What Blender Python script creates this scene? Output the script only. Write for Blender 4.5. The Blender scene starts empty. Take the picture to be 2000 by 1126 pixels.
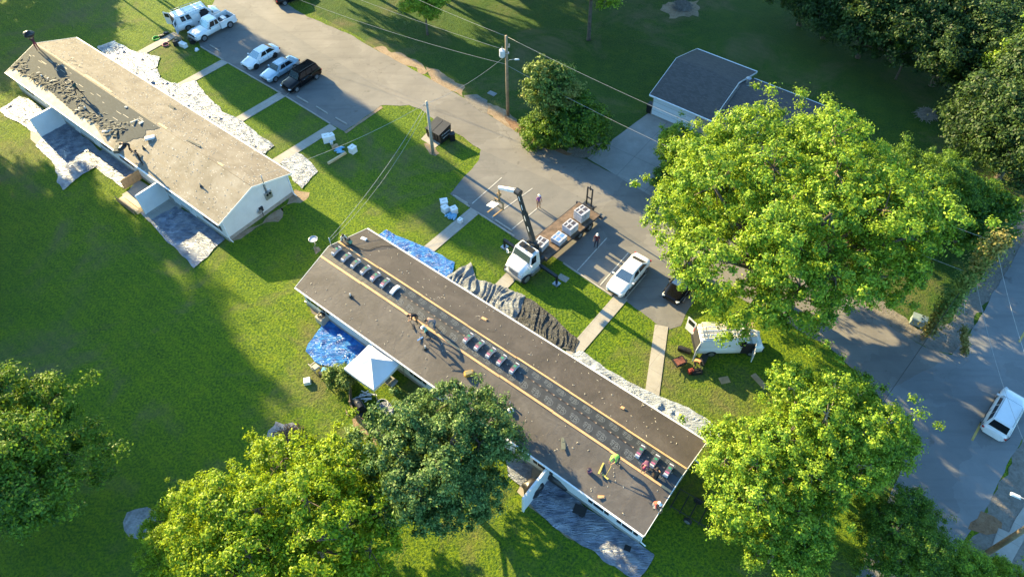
import bpy, bmesh, math, random
import numpy as np
from mathutils import Vector, Matrix, noise

S = bpy.context.scene
C = S.collection
rad = math.radians

# ------------------------------------------------------------------ camera
CAM_H = 48.5
FPX, CX, CY = 1388.84, 1000.0, 563.0           # focal length in photo pixels, picture centre
PITCH, ROLL = rad(51.735), rad(-1.266)
_cp, _sp = math.cos(PITCH), math.sin(PITCH)
_r0 = Vector((1, 0, 0)); FWD = Vector((0, _cp, -_sp)); _u0 = Vector((0, _sp, _cp))
RIGHT = math.cos(ROLL) * _r0 + math.sin(ROLL) * _u0
UPV = -math.sin(ROLL) * _r0 + math.cos(ROLL) * _u0
cam_d = bpy.data.cameras.new('camera'); cam = bpy.data.objects.new('camera', cam_d); C.objects.link(cam)
m = Matrix((RIGHT, UPV, -FWD)).transposed().to_4x4(); m.translation = (0, 0, CAM_H)
cam.matrix_world = m
cam_d.sensor_width = 36; cam_d.lens = FPX / 2000 * 36; cam_d.clip_end = 2000; cam_d.clip_start = .5
S.camera = cam

# ------------------------------------------------------------------ light
SUN_EL, SUN_AZ = rad(21.5), rad(135.5)          # azimuth towards the sun, from +X
w = bpy.data.worlds.new('World'); S.world = w; w.use_nodes = True
nt = w.node_tree; nt.nodes.clear()
sky = nt.nodes.new('ShaderNodeTexSky'); sky.sky_type = 'NISHITA'; sky.sun_disc = False
sky.sun_elevation = SUN_EL; sky.sun_rotation = rad(90) - SUN_AZ
sky.air_density = 1.0; sky.dust_density = .6; sky.ozone_density = 1.6
bg = nt.nodes.new('ShaderNodeBackground'); bg.inputs[1].default_value = .102
wo = nt.nodes.new('ShaderNodeOutputWorld')
tint = nt.nodes.new('ShaderNodeMix'); tint.data_type = 'RGBA'; tint.blend_type = 'MULTIPLY'; tint.inputs[0].default_value = 1
tint.inputs[7].default_value = (.72, 1.06, 1.22, 1)                    # clear, deep blue evening sky
nt.links.new(sky.outputs[0], tint.inputs[6]); nt.links.new(tint.outputs[2], bg.inputs[0]); nt.links.new(bg.outputs[0], wo.inputs[0])
sd = bpy.data.lights.new('sun', 'SUN'); sun = bpy.data.objects.new('sun', sd); C.objects.link(sun)
sd.energy = 4.8; sd.angle = rad(.6); sd.color = (1, .77, .38)
sv = Vector((math.cos(SUN_AZ) * math.cos(SUN_EL), math.sin(SUN_AZ) * math.cos(SUN_EL), math.sin(SUN_EL)))
sun.rotation_euler = sv.to_track_quat('Z', 'Y').to_euler(); sun.location = (0, 0, 90)
S.view_settings.view_transform = 'Standard'; S.view_settings.look = 'None'
S.view_settings.exposure = 2.08; S.view_settings.gamma = 1
try:
    S.cycles.max_bounces = 5; S.cycles.diffuse_bounces = 2; S.cycles.transparent_max_bounces = 8
except Exception: pass

# ------------------------------------------------------------------ placing helpers
def G(px, py, z=0.0):
    """world point at height z that stands at photo pixel px,py"""
    d = RIGHT * ((px - CX) / FPX) - UPV * ((py - CY) / FPX) + FWD
    t = (z - CAM_H) / d.z
    return Vector((0, 0, CAM_H)) + d * t
def G2(px, py, z=0.0):
    p = G(px, py, z); return (p.x, p.y)

# ------------------------------------------------------------------ materials
MATS = {}
def ramp(nt, fac, cols, pos):
    r = nt.nodes.new('ShaderNodeValToRGB')
    e = r.color_ramp.elements
    while len(e) < len(cols): e.new(.5)
    for i, (c_, p_) in enumerate(zip(cols, pos)):
        e[i].position = p_; e[i].color = (*c_, 1)
    nt.links.new(fac, r.inputs[0]); return r.outputs[0]
def nz(nt, vec, scale, detail=4, rough=.6, dist=0):
    n = nt.nodes.new('ShaderNodeTexNoise'); n.inputs['Scale'].default_value = scale
    n.inputs['Detail'].default_value = detail; n.inputs['Roughness'].default_value = rough
    n.inputs['Distortion'].default_value = dist
    nt.links.new(vec, n.inputs['Vector']); return n.outputs[0]
def mixc(nt, fac, a, b, mode='MIX'):
    n = nt.nodes.new('ShaderNodeMix'); n.data_type = 'RGBA'; n.blend_type = mode
    for k, v in ((0, fac), (6, a), (7, b)):
        if hasattr(v, 'node'): nt.links.new(v, n.inputs[k])
        elif k == 0: n.inputs[0].default_value = v
        else: n.inputs[k].default_value = (*v, 1)
    return n.outputs[2]
def math_(nt, op, a, b=None):
    n = nt.nodes.new('ShaderNodeMath'); n.operation = op
    for k, v in ((0, a), (1, b)):
        if v is None: continue
        if hasattr(v, 'node'): nt.links.new(v, n.inputs[k])
        else: n.inputs[k].default_value = v
    return n.outputs[0]
def base(name):
    mt = bpy.data.materials.new(name); mt.use_nodes = True
    nt = mt.node_tree; b = nt.nodes['Principled BSDF']
    tc = nt.nodes.new('ShaderNodeTexCoord')
    MATS[name] = mt
    return mt, nt, b, tc
def bump(nt, b, h, strength=.4, dist=.05):
    n = nt.nodes.new('ShaderNodeBump'); n.inputs['Strength'].default_value = strength; n.inputs['Distance'].default_value = dist
    nt.links.new(h, n.inputs['Height']); nt.links.new(n.outputs[0], b.inputs['Normal'])
def mat(name, col, rough=.6, metal=0, var=.12, scale=3.0, bmp=0.0, bscale=20.0, coat=0, bdist=.02):
    """plain surface with soft procedural variation"""
    if name in MATS: return MATS[name]
    mt, nt, b, tc = base(name)
    n = nz(nt, tc.outputs['Object'], scale, 5)
    lo = tuple(c_ * (1 - var) for c_ in col); hi = tuple(min(1, c_ * (1 + var)) for c_ in col)
    nt.links.new(ramp(nt, n, [lo, hi], [.3, .7]), b.inputs['Base Color'])
    b.inputs['Roughness'].default_value = rough; b.inputs['Metallic'].default_value = metal
    b.inputs['Coat Weight'].default_value = coat
    if bmp: bump(nt, b, nz(nt, tc.outputs['Object'], bscale, 3), bmp, bdist)
    return mt

def m_grass():
    mt, nt, b, tc = base('grass_ground'); v = tc.outputs['Object']
    big = nz(nt, v, .045, 4, .6); mid = nz(nt, v, .5, 5, .65); fine = nz(nt, v, 5.5, 3, .75)
    c1 = ramp(nt, mid, [(.030, .075, .007), (.070, .140, .006), (.150, .195, .006)], [.3, .5, .74])
    c2 = mixc(nt, ramp(nt, fine, [(0, 0, 0), (1, 1, 1)], [.42, .66]), c1, (.20, .26, .008))
    dark = mixc(nt, ramp(nt, fine, [(1, 1, 1), (0, 0, 0)], [.3, .5]), c2, (.016, .048, .012))
    patch = nz(nt, v, .11, 6, .7, .6)
    dry = mixc(nt, math_(nt, 'MULTIPLY', ramp(nt, patch, [(0, 0, 0), (1, 1, 1)], [.50, .66]), .75), dark, (.15, .118, .065))
    # mower tracks: faint stripes along the rows of houses
    mp = nt.nodes.new('ShaderNodeMapping'); mp.inputs['Rotation'].default_value = (0, 0, rad(39 + 90)); nt.links.new(v, mp.inputs[0])
    wv = nt.nodes.new('ShaderNodeTexWave'); wv.inputs['Scale'].default_value = .36; wv.inputs['Distortion'].default_value = 5
    wv.inputs['Detail'].default_value = 3; wv.inputs['Detail Scale'].default_value = .5; nt.links.new(mp.outputs[0], wv.inputs[0])
    st = mixc(nt, math_(nt, 'MULTIPLY', ramp(nt, wv.outputs[1], [(0, 0, 0), (1, 1, 1)], [.25, .8]), .17), dry, (.024, .070, .014))
    # broad random drift towards a deeper green
    nt.links.new(mixc(nt, ramp(nt, big, [(0, 0, 0), (.35, .35, .35)], [.4, .62]), st, (.04, .10, .012)), b.inputs['Base Color'])
    b.inputs['Roughness'].default_value = .85; b.inputs['Specular IOR Level'].default_value = .15
    h = math_(nt, 'ADD', math_(nt, 'MULTIPLY', fine, .8), math_(nt, 'MULTIPLY', nz(nt, v, 1.3, 4, .7), .9))
    bump(nt, b, h, .75, .22)
    return mt
def m_asphalt(name, c0, c1, crack=.5, warm=(.30, .26, .2)):
    mt, nt, b, tc = base(name); v = tc.outputs['Object']
    n1 = nz(nt, v, .35, 6, .65, .5); n2 = nz(nt, v, 9, 3, .7)
    c_ = ramp(nt, n1, [c0, c1], [.32, .7])
    c_ = mixc(nt, math_(nt, 'MULTIPLY', n2, .28), c_, warm)
    mp = nt.nodes.new('ShaderNodeMapping'); mp.inputs['Rotation'].default_value = (0, 0, rad(39)); mp.inputs['Scale'].default_value = (.12, 1.2, 1)
    nt.links.new(v, mp.inputs[0])
    tr = nz(nt, mp.outputs[0], .9, 4, .6)
    c_ = mixc(nt, math_(nt, 'MULTIPLY', ramp(nt, tr, [(0, 0, 0), (1, 1, 1)], [.5, .68]), .35), c_, tuple(x * .6 for x in c0))
    vo = nt.nodes.new('ShaderNodeTexVoronoi'); vo.feature = 'DISTANCE_TO_EDGE'; vo.inputs['Scale'].default_value = .22
    dn = nt.nodes.new('ShaderNodeVectorMath'); dn.operation = 'ADD'
    nn = nt.nodes.new('ShaderNodeTexNoise'); nn.inputs['Scale'].default_value = .8; nn.inputs['Detail'].default_value = 6; nt.links.new(v, nn.inputs[0])
    sc = nt.nodes.new('ShaderNodeVectorMath'); sc.operation = 'SCALE'; sc.inputs[3].default_value = 2.5; nt.links.new(nn.outputs[1], sc.inputs[0])
    nt.links.new(v, dn.inputs[0]); nt.links.new(sc.outputs[0], dn.inputs[1]); nt.links.new(dn.outputs[0], vo.inputs['Vector'])
    ck = math_(nt, 'MULTIPLY', ramp(nt, vo.outputs[0], [(1, 1, 1), (0, 0, 0)], [.0, .010]), ramp(nt, nz(nt, v, .16, 3), [(0, 0, 0), (1, 1, 1)], [.48, .62]))
    c_ = mixc(nt, math_(nt, 'MULTIPLY', ck, crack), c_, (.05, .048, .045))
    v2 = nt.nodes.new('ShaderNodeTexVoronoi'); v2.inputs['Scale'].default_value = .16; nt.links.new(dn.outputs[0], v2.inputs['Vector'])
    c_ = mixc(nt, math_(nt, 'MULTIPLY', ramp(nt, v2.outputs[1], [(0, 0, 0), (1, 1, 1)], [.55, .8]), .30), c_, tuple(x * .62 for x in c0))
    oil = nz(nt, v, .8, 3, .5)
    c_ = mixc(nt, math_(nt, 'MULTIPLY', ramp(nt, oil, [(0, 0, 0), (1, 1, 1)], [.66, .74]), .5), c_, (.06, .055, .05))
    nt.links.new(c_, b.inputs['Base Color']); b.inputs['Roughness'].default_value = .8
    bump(nt, b, n2, .25, .02)
    return mt
def m_tarp(name, col, col2, rough=.4, metal=.25, bs=1.0, bstr=1.0):
    """sheet with fine running creases in patches of differing direction"""
    mt, nt, b, tc = base(name); v = tc.outputs['Object']
    nt.links.new(ramp(nt, nz(nt, v, 1.3, 5), [col2, col], [.35, .6]), b.inputs['Base Color'])
    b.inputs['Roughness'].default_value = rough; b.inputs['Metallic'].default_value = metal
    hs = []
    for ang, of in ((25, 0), (110, 7)):
        mp = nt.nodes.new('ShaderNodeMapping'); mp.inputs['Rotation'].default_value = (0, 0, rad(ang)); mp.inputs['Scale'].default_value = (.55 * bs, 2.6 * bs, 1); mp.inputs['Location'].default_value = (of, of, 0)
        nt.links.new(v, mp.inputs[0]); hs.append(nz(nt, mp.outputs[0], 1.7, 5, .62, 1.6))
    sel = ramp(nt, nz(nt, v, .55, 2, .5), [(0, 0, 0), (1, 1, 1)], [.44, .56])
    h = mixc(nt, sel, hs[0], hs[1])
    bump(nt, b, h, bstr, .55 / bs)
    return mt
def m_leaf(name, dark, mid, light, trans=.4, yellow=None):
    mt, nt, b, tc = base(name); v = tc.outputs['Object']
    ge = nt.nodes.new('ShaderNodeNewGeometry')
    rnd = ge.outputs['Random Per Island']
    c_ = ramp(nt, rnd, [dark, mid, light], [.1, .5, .95])
    n = nz(nt, v, .55, 3, .6)
    c_ = mixc(nt, ramp(nt, n, [(0, 0, 0), (.55, .55, .55)], [.45, .7]), c_, light)
    if yellow:
        n2 = nz(nt, v, .3, 3, .6)
        c_ = mixc(nt, math_(nt, 'MULTIPLY', ramp(nt, n2, [(0, 0, 0), (1, 1, 1)], [.52, .66]), .6), c_, yellow)
    nt.links.new(c_, b.inputs['Base Color']); b.inputs['Roughness'].default_value = .55
    b.inputs['Specular IOR Level'].default_value = .3
    tr = nt.nodes.new('ShaderNodeBsdfTranslucent'); nt.links.new(mixc(nt, .5, c_, light), tr.inputs[0])
    mx = nt.nodes.new('ShaderNodeMixShader'); mx.inputs[0].default_value = trans
    out = nt.nodes['Material Output']
    nt.links.new(b.outputs[0], mx.inputs[1]); nt.links.new(tr.outputs[0], mx.inputs[2]); nt.links.new(mx.outputs[0], out.inputs[0])
    return mt
def m_siding(name, col, pitch=.13):
    mt, nt, b, tc = base(name); v = tc.outputs['Object']
    sx = nt.nodes.new('ShaderNodeSeparateXYZ'); nt.links.new(v, sx.inputs[0])
    f = math_(nt, 'FRACT', math_(nt, 'DIVIDE', sx.outputs[2], pitch))
    n = nz(nt, v, .9, 4)
    c_ = ramp(nt, n, [tuple(x * .9 for x in col), col], [.35, .65])
    nt.links.new(mixc(nt, ramp(nt, f, [(.5, .5, .5), (0, 0, 0)], [0, .12]), c_, tuple(x * .55 for x in col)), b.inputs['Base Color'])
    b.inputs['Roughness'].default_value = .5
    bump(nt, b, f, .4, .015); return mt
def m_deck():
    """old roof boards with bright paper flecks, seams and nail rows"""
    mt, nt, b, tc = base('roof_deck'); v = tc.outputs['Object']
    sx = nt.nodes.new('ShaderNodeSeparateXYZ'); nt.links.new(v, sx.inputs[0])
    c_ = ramp(nt, nz(nt, v, .5, 6, .7, .4), [(.135, .118, .088), (.22, .195, .155), (.31, .285, .24)], [.3, .5, .72])
    mp = nt.nodes.new('ShaderNodeMapping'); mp.inputs['Scale'].default_value = (.14, 1.6, 1); nt.links.new(v, mp.inputs[0])
    c_ = mixc(nt, math_(nt, 'MULTIPLY', ramp(nt, nz(nt, mp.outputs[0], 1.5, 5, .7), [(0, 0, 0), (1, 1, 1)], [.5, .66]), .55), c_, (.22, .18, .125))
    fx = math_(nt, 'FRACT', math_(nt, 'DIVIDE', sx.outputs[0], 2.44)); fy = math_(nt, 'FRACT', math_(nt, 'DIVIDE', sx.outputs[1], 1.22))
    for f in (fx, fy):
        c_ = mixc(nt, ramp(nt, f, [(.45, .45, .45), (0, 0, 0)], [0, .02 if f is fy else .01]), c_, (.09, .075, .055))
    # paper shreds: stretched cells
    for sc_, th, ang in ((1.7, .105, 20), (2.1, .10, 75), (1.9, .10, -35)):
        mp = nt.nodes.new('ShaderNodeMapping'); mp.inputs['Rotation'].default_value = (0, 0, rad(ang)); mp.inputs['Scale'].default_value = (.5, 3.0, 1)
        mp.inputs['Location'].default_value = (ang, 3, 0)
        nt.links.new(v, mp.inputs[0])
        vo = nt.nodes.new('ShaderNodeTexVoronoi'); vo.inputs['Scale'].default_value = sc_; nt.links.new(mp.outputs[0], vo.inputs['Vector'])
        g = ramp(nt, vo.outputs[0], [(1, 1, 1), (0, 0, 0)], [th * .7, th])
        c_ = mixc(nt, g, c_, (.66, .64, .59))
    nt.links.new(c_, b.inputs['Base Color']); b.inputs['Roughness'].default_value = .8
    bump(nt, b, nz(nt, v, 6, 4), .3, .04); return mt
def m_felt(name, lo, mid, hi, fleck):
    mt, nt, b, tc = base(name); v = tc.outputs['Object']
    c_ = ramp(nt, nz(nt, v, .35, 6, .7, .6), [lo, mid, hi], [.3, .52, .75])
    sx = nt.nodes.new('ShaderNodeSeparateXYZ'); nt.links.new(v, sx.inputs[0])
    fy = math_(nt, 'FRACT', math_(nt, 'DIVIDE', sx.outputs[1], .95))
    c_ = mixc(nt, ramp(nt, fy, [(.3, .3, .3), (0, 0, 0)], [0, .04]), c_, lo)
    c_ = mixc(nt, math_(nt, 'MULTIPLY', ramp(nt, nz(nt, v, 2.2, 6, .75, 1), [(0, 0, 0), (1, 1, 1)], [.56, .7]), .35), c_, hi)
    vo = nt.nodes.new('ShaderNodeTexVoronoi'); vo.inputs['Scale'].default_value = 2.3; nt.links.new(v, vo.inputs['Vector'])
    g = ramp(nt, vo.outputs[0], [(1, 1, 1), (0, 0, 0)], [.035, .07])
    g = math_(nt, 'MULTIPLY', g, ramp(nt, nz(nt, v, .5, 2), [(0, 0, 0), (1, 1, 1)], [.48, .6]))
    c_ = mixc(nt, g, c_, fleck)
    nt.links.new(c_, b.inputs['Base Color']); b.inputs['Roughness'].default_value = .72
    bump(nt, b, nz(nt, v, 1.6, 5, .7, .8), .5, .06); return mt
def m_shingle(name, lo, hi, line=.6):
    mt, nt, b, tc = base(name); v = tc.outputs['Object']
    br = nt.nodes.new('ShaderNodeTexBrick'); br.inputs['Scale'].default_value = 1
    br.inputs['Brick Width'].default_value = .33; br.inputs['Row Height'].default_value = .145; br.inputs['Mortar Size'].default_value = .008
    br.inputs['Color1'].default_value = (*lo, 1); br.inputs['Color2'].default_value = (*hi, 1); br.inputs['Mortar'].default_value = (*[x * line for x in lo], 1)
    nt.links.new(v, br.inputs[0])
    c_ = mixc(nt, math_(nt, 'MULTIPLY', nz(nt, v, .6, 6, .7), .7), br.outputs[0], hi)
    nt.links.new(c_, b.inputs['Base Color']); b.inputs['Roughness'].default_value = .85
    bump(nt, b, br.outputs[1], -.3, .02); return mt
def m_dirt(name, a_, b_, c3, sc=1.2):
    mt, nt, b, tc = base(name); v = tc.outputs['Object']
    c_ = ramp(nt, nz(nt, v, sc, 8, .75, .6), [a_, b_, c3], [.32, .5, .68])
    vo = nt.nodes.new('ShaderNodeTexVoronoi'); vo.inputs['Scale'].default_value = 6; nt.links.new(v, vo.inputs['Vector'])
    c_ = mixc(nt, math_(nt, 'MULTIPLY', vo.outputs[0], .5), c_, c3)
    nt.links.new(c_, b.inputs['Base Color']); b.inputs['Roughness'].default_value = .95
    bump(nt, b, nz(nt, v, 5, 6, .8), .9, .15); return mt
def m_concrete(name, lo, hi, jx=1.5, jy=1.5, rot=39):
    mt, nt, b, tc = base(name); v = tc.outputs['Object']
    c_ = ramp(nt, nz(nt, v, .7, 6, .7), [lo, hi], [.3, .7])
    mp = nt.nodes.new('ShaderNodeMapping'); mp.inputs['Rotation'].default_value = (0, 0, rad(rot)); nt.links.new(v, mp.inputs[0])
    sx = nt.nodes.new('ShaderNodeSeparateXYZ'); nt.links.new(mp.outputs[0], sx.inputs[0])
    for o_, j in ((0, jx), (1, jy)):
        if j:
            f = math_(nt, 'FRACT', math_(nt, 'DIVIDE', sx.outputs[o_], j))
            c_ = mixc(nt, ramp(nt, f, [(.6, .6, .6), (0, 0, 0)], [0, .03]), c_, tuple(x * .45 for x in lo))
    nt.links.new(c_, b.inputs['Base Color']); b.inputs['Roughness'].default_value = .8
    bump(nt, b, nz(nt, v, 9, 4), .2, .02); return mt

def m_dash():
    mt, nt, b, tc = base('ridge_dashes'); sx = nt.nodes.new('ShaderNodeSeparateXYZ'); nt.links.new(tc.outputs['Object'], sx.inputs[0])
    f = math_(nt, 'FRACT', math_(nt, 'DIVIDE', sx.outputs[0], .6)); nt.links.new(ramp(nt, f, [(.02, .018, .016), (.10, .06, .04), (.34, .26, .18)], [.5, .8, .95]), b.inputs['Base Color']); return mt
GRASS = m_grass()
ASPH = m_asphalt('asphalt_lane', (.135, .130, .124), (.205, .195, .178), .55, (.24, .22, .19))
ASPH2 = m_asphalt('asphalt_lot', (.115, .115, .113), (.18, .174, .164), .55, (.22, .205, .18))
ASPH3 = m_asphalt('asphalt_main_road', (.160, .168, .170), (.22, .225, .222), .3, (.22, .22, .21))
CONC = m_concrete('concrete_walk', (.27, .25, .215), (.38, .355, .31))
CONC2 = m_concrete('concrete_drive', (.20, .195, .18), (.30, .29, .265), 3.4, 3.4, 38)
DIRT = m_dirt('verge_dirt', (.15, .10, .055), (.27, .19, .115), (.36, .28, .19))
LITTER = m_dirt('leaf_litter', (.10, .05, .025), (.22, .11, .05), (.30, .20, .12), 2)
GRAVEL = m_dirt('gravel', (.10, .09, .075), (.17, .155, .13), (.25, .23, .2), 2.2)
ASH = m_dirt('ash', (.08, .08, .08), (.18, .185, .19), (.42, .43, .45), .9)
WHITE = mat('white_paint', (.78, .78, .76), .35, var=.05)
WHITEC = mat('white_car_paint', (.80, .80, .79), .25, var=.03, coat=.6)
BLUEC = mat('pale_blue_car_paint', (.33, .44, .52), .25, .3, var=.03, coat=.6)
BLACKC = mat('black_car_paint', (.006, .006, .007), .15, .0, var=.1, coat=0)
BLACKC.node_tree.nodes['Principled BSDF'].inputs['Specular IOR Level'].default_value = .25
GLASS = mat('window_glass', (.012, .016, .02), .06, .0, var=.1)
RUBBER = mat('tyre_rubber', (.018, .018, .018), .8)
RIM = mat('wheel_rim', (.42, .42, .43), .3, .8)
BLACK = mat('black_plastic', (.015, .015, .016), .5)
DGREY = mat('dark_grey_metal', (.045, .047, .05), .45, .4)
STEEL = mat('steel', (.40, .41, .42), .4, .7)
REDL = mat('red_lens', (.45, .02, .015), .25)
WGLASS = mat('windscreen_glass', (.20, .27, .30), .12, .75, var=.1)
PWRAP = m_felt('printed_wrapper', (.62, .63, .66), (.42, .44, .5), (.08, .09, .14), (.1, .15, .35))
HEADL = mat('headlamp_lens', (.7, .72, .72), .1, .2)
SIDING = m_siding('white_siding', (.70, .72, .73))
FOUND = mat('foundation_block', (.30, .285, .255), .9, var=.25, bmp=.4)
DECK = m_deck()
DECK2 = DECK.copy(); DECK2.name = 'roof_deck_brown'
for nd in DECK2.node_tree.nodes:
    if nd.type == 'VALTORGB' and len(nd.color_ramp.elements) == 3:
        for e_, c_ in zip(nd.color_ramp.elements, [(.12, .10, .078), (.195, .168, .132), (.28, .25, .205)]): e_.color = (*c_, 1)
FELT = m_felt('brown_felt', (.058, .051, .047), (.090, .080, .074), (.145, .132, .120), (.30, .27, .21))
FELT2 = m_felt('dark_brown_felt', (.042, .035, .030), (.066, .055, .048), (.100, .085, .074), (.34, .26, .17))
UNDER = mat('charcoal_membrane', (.034, .037, .040), .5, var=.25, scale=1.5, bmp=.4, bscale=3, bdist=.05)
SHING = m_shingle('grey_shingle', (.024, .036, .042), (.050, .066, .074))
SHING2 = m_shingle('old_house_shingle', (.045, .042, .040), (.095, .085, .078))
BOARD = mat('tan_board', (.62, .36, .17), .6, var=.18, scale=1.2)
PAPER = mat('torn_shingle', (.12, .125, .108), .85, var=.55, scale=1.5)
PAPER2 = mat('pale_torn_paper', (.58, .56, .50), .8, var=.2)
DEBRIS_TAN = mat('exposed_board_edge', (.52, .47, .37), .8, var=.22, scale=1.2, bmp=.3)
WOOD = mat('weathered_wood', (.21, .15, .10), .85, var=.35, scale=5)
PLY = mat('fresh_lumber', (.60, .44, .25), .7, var=.15)
POLEW = mat('pole_wood', (.30, .22, .14), .85, var=.3, scale=2.5)
POLEG = mat('grey_pole_wood', (.36, .34, .29), .85, var=.25, scale=2.5)
BARK = mat('bark', (.13, .10, .075), .9, var=.4, scale=4, bmp=.6, bscale=9)
BARKL = mat('pale_bark', (.34, .30, .24), .9, var=.3, scale=4, bmp=.6, bscale=9)
SILVER = m_tarp('silver_tarp', (.35, .39, .47), (.17, .20, .27), .36, .3, .75, 1.0)
PALET = m_tarp('pale_grey_tarp', (.42, .47, .54), (.30, .34, .41), .5, .1, .7, .8)
GREYT = m_tarp('grey_tarp', (.32, .345, .365), (.20, .22, .24), .45, .1)
DKT = m_tarp('charcoal_tarp', (.070, .074, .078), (.032, .035, .038), .45, .1)
BLUET = m_tarp('blue_tarp', (.025, .24, .72), (.012, .10, .42), .25, .0, .6, .8)
CANVAS = mat('canopy_fabric', (.74, .75, .76), .6, var=.03)
WRAP = mat('white_wrapper', (.74, .74, .76), .35, var=.08)
PRINT = mat('printed_label_dark', (.05, .045, .06), .5, var=.3)
PRINT2 = m_felt('grey_printing', (.03, .03, .04), (.08, .075, .09), (.26, .25, .28), (.5, .5, .5))
PINK = mat('printed_label_pink', (.42, .12, .22), .5, var=.3)
GREEN = mat('printed_label_green', (.03, .22, .12), .5, var=.3)
BLUEP = mat('printed_blue', (.10, .22, .5), .5, var=.3)
YELLOW = mat('road_paint_yellow', (.52, .36, .10), .7, var=.25)
LINE = mat('worn_white_line', (.42, .41, .38), .8, var=.3, scale=4)
CARD = mat('cardboard', (.42, .28, .15), .85, var=.2)
ORANGE = mat('orange_plastic', (.55, .16, .05), .5)
REDP = mat('red_plastic', (.26, .045, .03), .5)
SKIN = mat('skin', (.36, .20, .13), .6, var=.08)
HAIR = mat('dark_hair', (.02, .015, .012), .7)
INTER = mat('dark_interior', (.02, .02, .022), .8)
BRICK = m_shingle('pale_brick', (.36, .30, .26), (.46, .40, .35))

# ------------------------------------------------------------------ object helpers
def tag(o, label=None, cat=None, group=None, kind=None):
    if label: o['label'] = label
    if cat: o['category'] = cat
    if group: o['group'] = group
    if kind: o['kind'] = kind
    return o
def thing(name, label, cat, loc=(0, 0, 0), rz=0.0, group=None):
    o = bpy.data.objects.new(name, None); C.objects.link(o); o.empty_display_size = .3
    o.location = loc; o.rotation_euler = (0, 0, rz)
    return tag(o, label, cat, group)
def copy_tree(o, parent=None):
    c_ = o.copy(); C.objects.link(c_)
    if parent: c_.parent = parent
    for ch in list(o.children): copy_tree(ch, c_)
    return c_
class MB:
    def __init__(s): s.v = []; s.f = []; s.m = []; s.sm = []
    def add(s, vs, fs, mi=0, smooth=False):
        o = len(s.v); s.v += [tuple(v) for v in vs]
        for f in fs: s.f.append(tuple(i + o for i in f)); s.m.append(mi); s.sm.append(smooth)
        return s
    def box(s, c, d, rz=0.0, mi=0, rx=0.0, ry=0.0, taper=1.0):
        R_ = Matrix.Rotation(rz, 3, 'Z') @ Matrix.Rotation(ry, 3, 'Y') @ Matrix.Rotation(rx, 3, 'X')
        vs = []
        for z in (-.5, .5):
            t = taper if z > 0 else 1
            for x, y in ((-.5, -.5), (.5, -.5), (.5, .5), (-.5, .5)):
                vs.append(Vector(c) + R_ @ Vector((x * d[0] * t, y * d[1] * t, z * d[2])))
        return s.add(vs, [(3, 2, 1, 0), (4, 5, 6, 7), (0, 1, 5, 4), (1, 2, 6, 5), (2, 3, 7, 6), (3, 0, 4, 7)], mi)
    def prism(s, poly, z0, z1, mi=0):
        n = len(poly)
        a_ = sum(poly[i][0] * poly[(i + 1) % n][1] - poly[(i + 1) % n][0] * poly[i][1] for i in range(n))
        if a_ < 0: poly = poly[::-1]
        vs = [(p[0], p[1], z0) for p in poly] + [(p[0], p[1], z1) for p in poly]
        fs = [tuple(range(n - 1, -1, -1)), tuple(range(n, 2 * n))]
        for i in range(n): j = (i + 1) % n; fs.append((i, j, n + j, n + i))
        return s.add(vs, fs, mi)
    def tube(s, pts, r, n=8, mi=0, caps=True):
        pts = [Vector(p) for p in pts]; k = len(pts)
        rs = r if isinstance(r, (list, tuple)) else [r] * k
        vs = []; fs = []
        up = None
        for i, p in enumerate(pts):
            d = (pts[min(i + 1, k - 1)] - pts[max(i - 1, 0)]).normalized()
            a_ = d.cross(Vector((0, 0, 1)) if abs(d.z) < .9 else Vector((1, 0, 0))).normalized()
            if up is not None and a_.dot(up) < 0 and abs(a_.dot(up)) > .3: a_ = -a_
            up = a_; b_ = d.cross(a_)
            for j in range(n):
                t = 2 * math.pi * j / n
                vs.append(p + (a_ * math.cos(t) + b_ * math.sin(t)) * rs[i])
        for i in range(k - 1):
            for j in range(n):
                q = (j + 1) % n
                fs.append((i * n + j, i * n + q, (i + 1) * n + q, (i + 1) * n + j))
        if caps: fs += [tuple(range(n - 1, -1, -1)), tuple(range((k - 1) * n, k * n))]
        return s.add(vs, fs, mi, True)
    def lathe(s, c, prof, axis='Z', n=20, mi=0):
        vs = []; fs = []; k = len(prof)
        for r_, h in prof:
            for j in range(n):
                t = 2 * math.pi * j / n; x, y = r_ * math.cos(t), r_ * math.sin(t)
                v = {'Z': (x, y, h), 'Y': (x, h, y), 'X': (h, x, y)}[axis]
                vs.append((c[0] + v[0], c[1] + v[1], c[2] + v[2]))
        for i in range(k - 1):
            for j in range(n):
                q = (j + 1) % n; fs.append((i * n + j, i * n + q, (i + 1) * n + q, (i + 1) * n + j))
        fs += [tuple(range(n - 1, -1, -1)), tuple(range((k - 1) * n, k * n))]
        return s.add(vs, fs, mi, n > 12 and False)
    def build(s, name, mats, parent=None, loc=None, bevel=0.0, smooth=False, rz=0.0):
        me = bpy.data.meshes.new(name); me.from_pydata(s.v, [], s.f)
        if not isinstance(mats, (list, tuple)): mats = [mats]
        for m_ in mats: me.materials.append(m_)
        me.polygons.foreach_set('material_index', s.m)
        me.polygons.foreach_set('use_smooth', [smooth or x for x in s.sm])
        bm = bmesh.new(); bm.from_mesh(me)
        if not s.nofix: bmesh.ops.recalc_face_normals(bm, faces=bm.faces)
        if bevel: bmesh.ops.bevel(bm, geom=[e for e in bm.edges if len(e.link_faces) == 2 and e.calc_face_angle(0) > .5], offset=bevel, segments=2, affect='EDGES', clamp_overlap=True)
        bm.to_mesh(me); bm.free(); me.update()
        o = bpy.data.objects.new(name, me); C.objects.link(o)
        if parent: o.parent = parent
        if loc is not None: o.location = loc
        if rz: o.rotation_euler = (0, 0, rz)
        return o
    nofix = False
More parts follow.
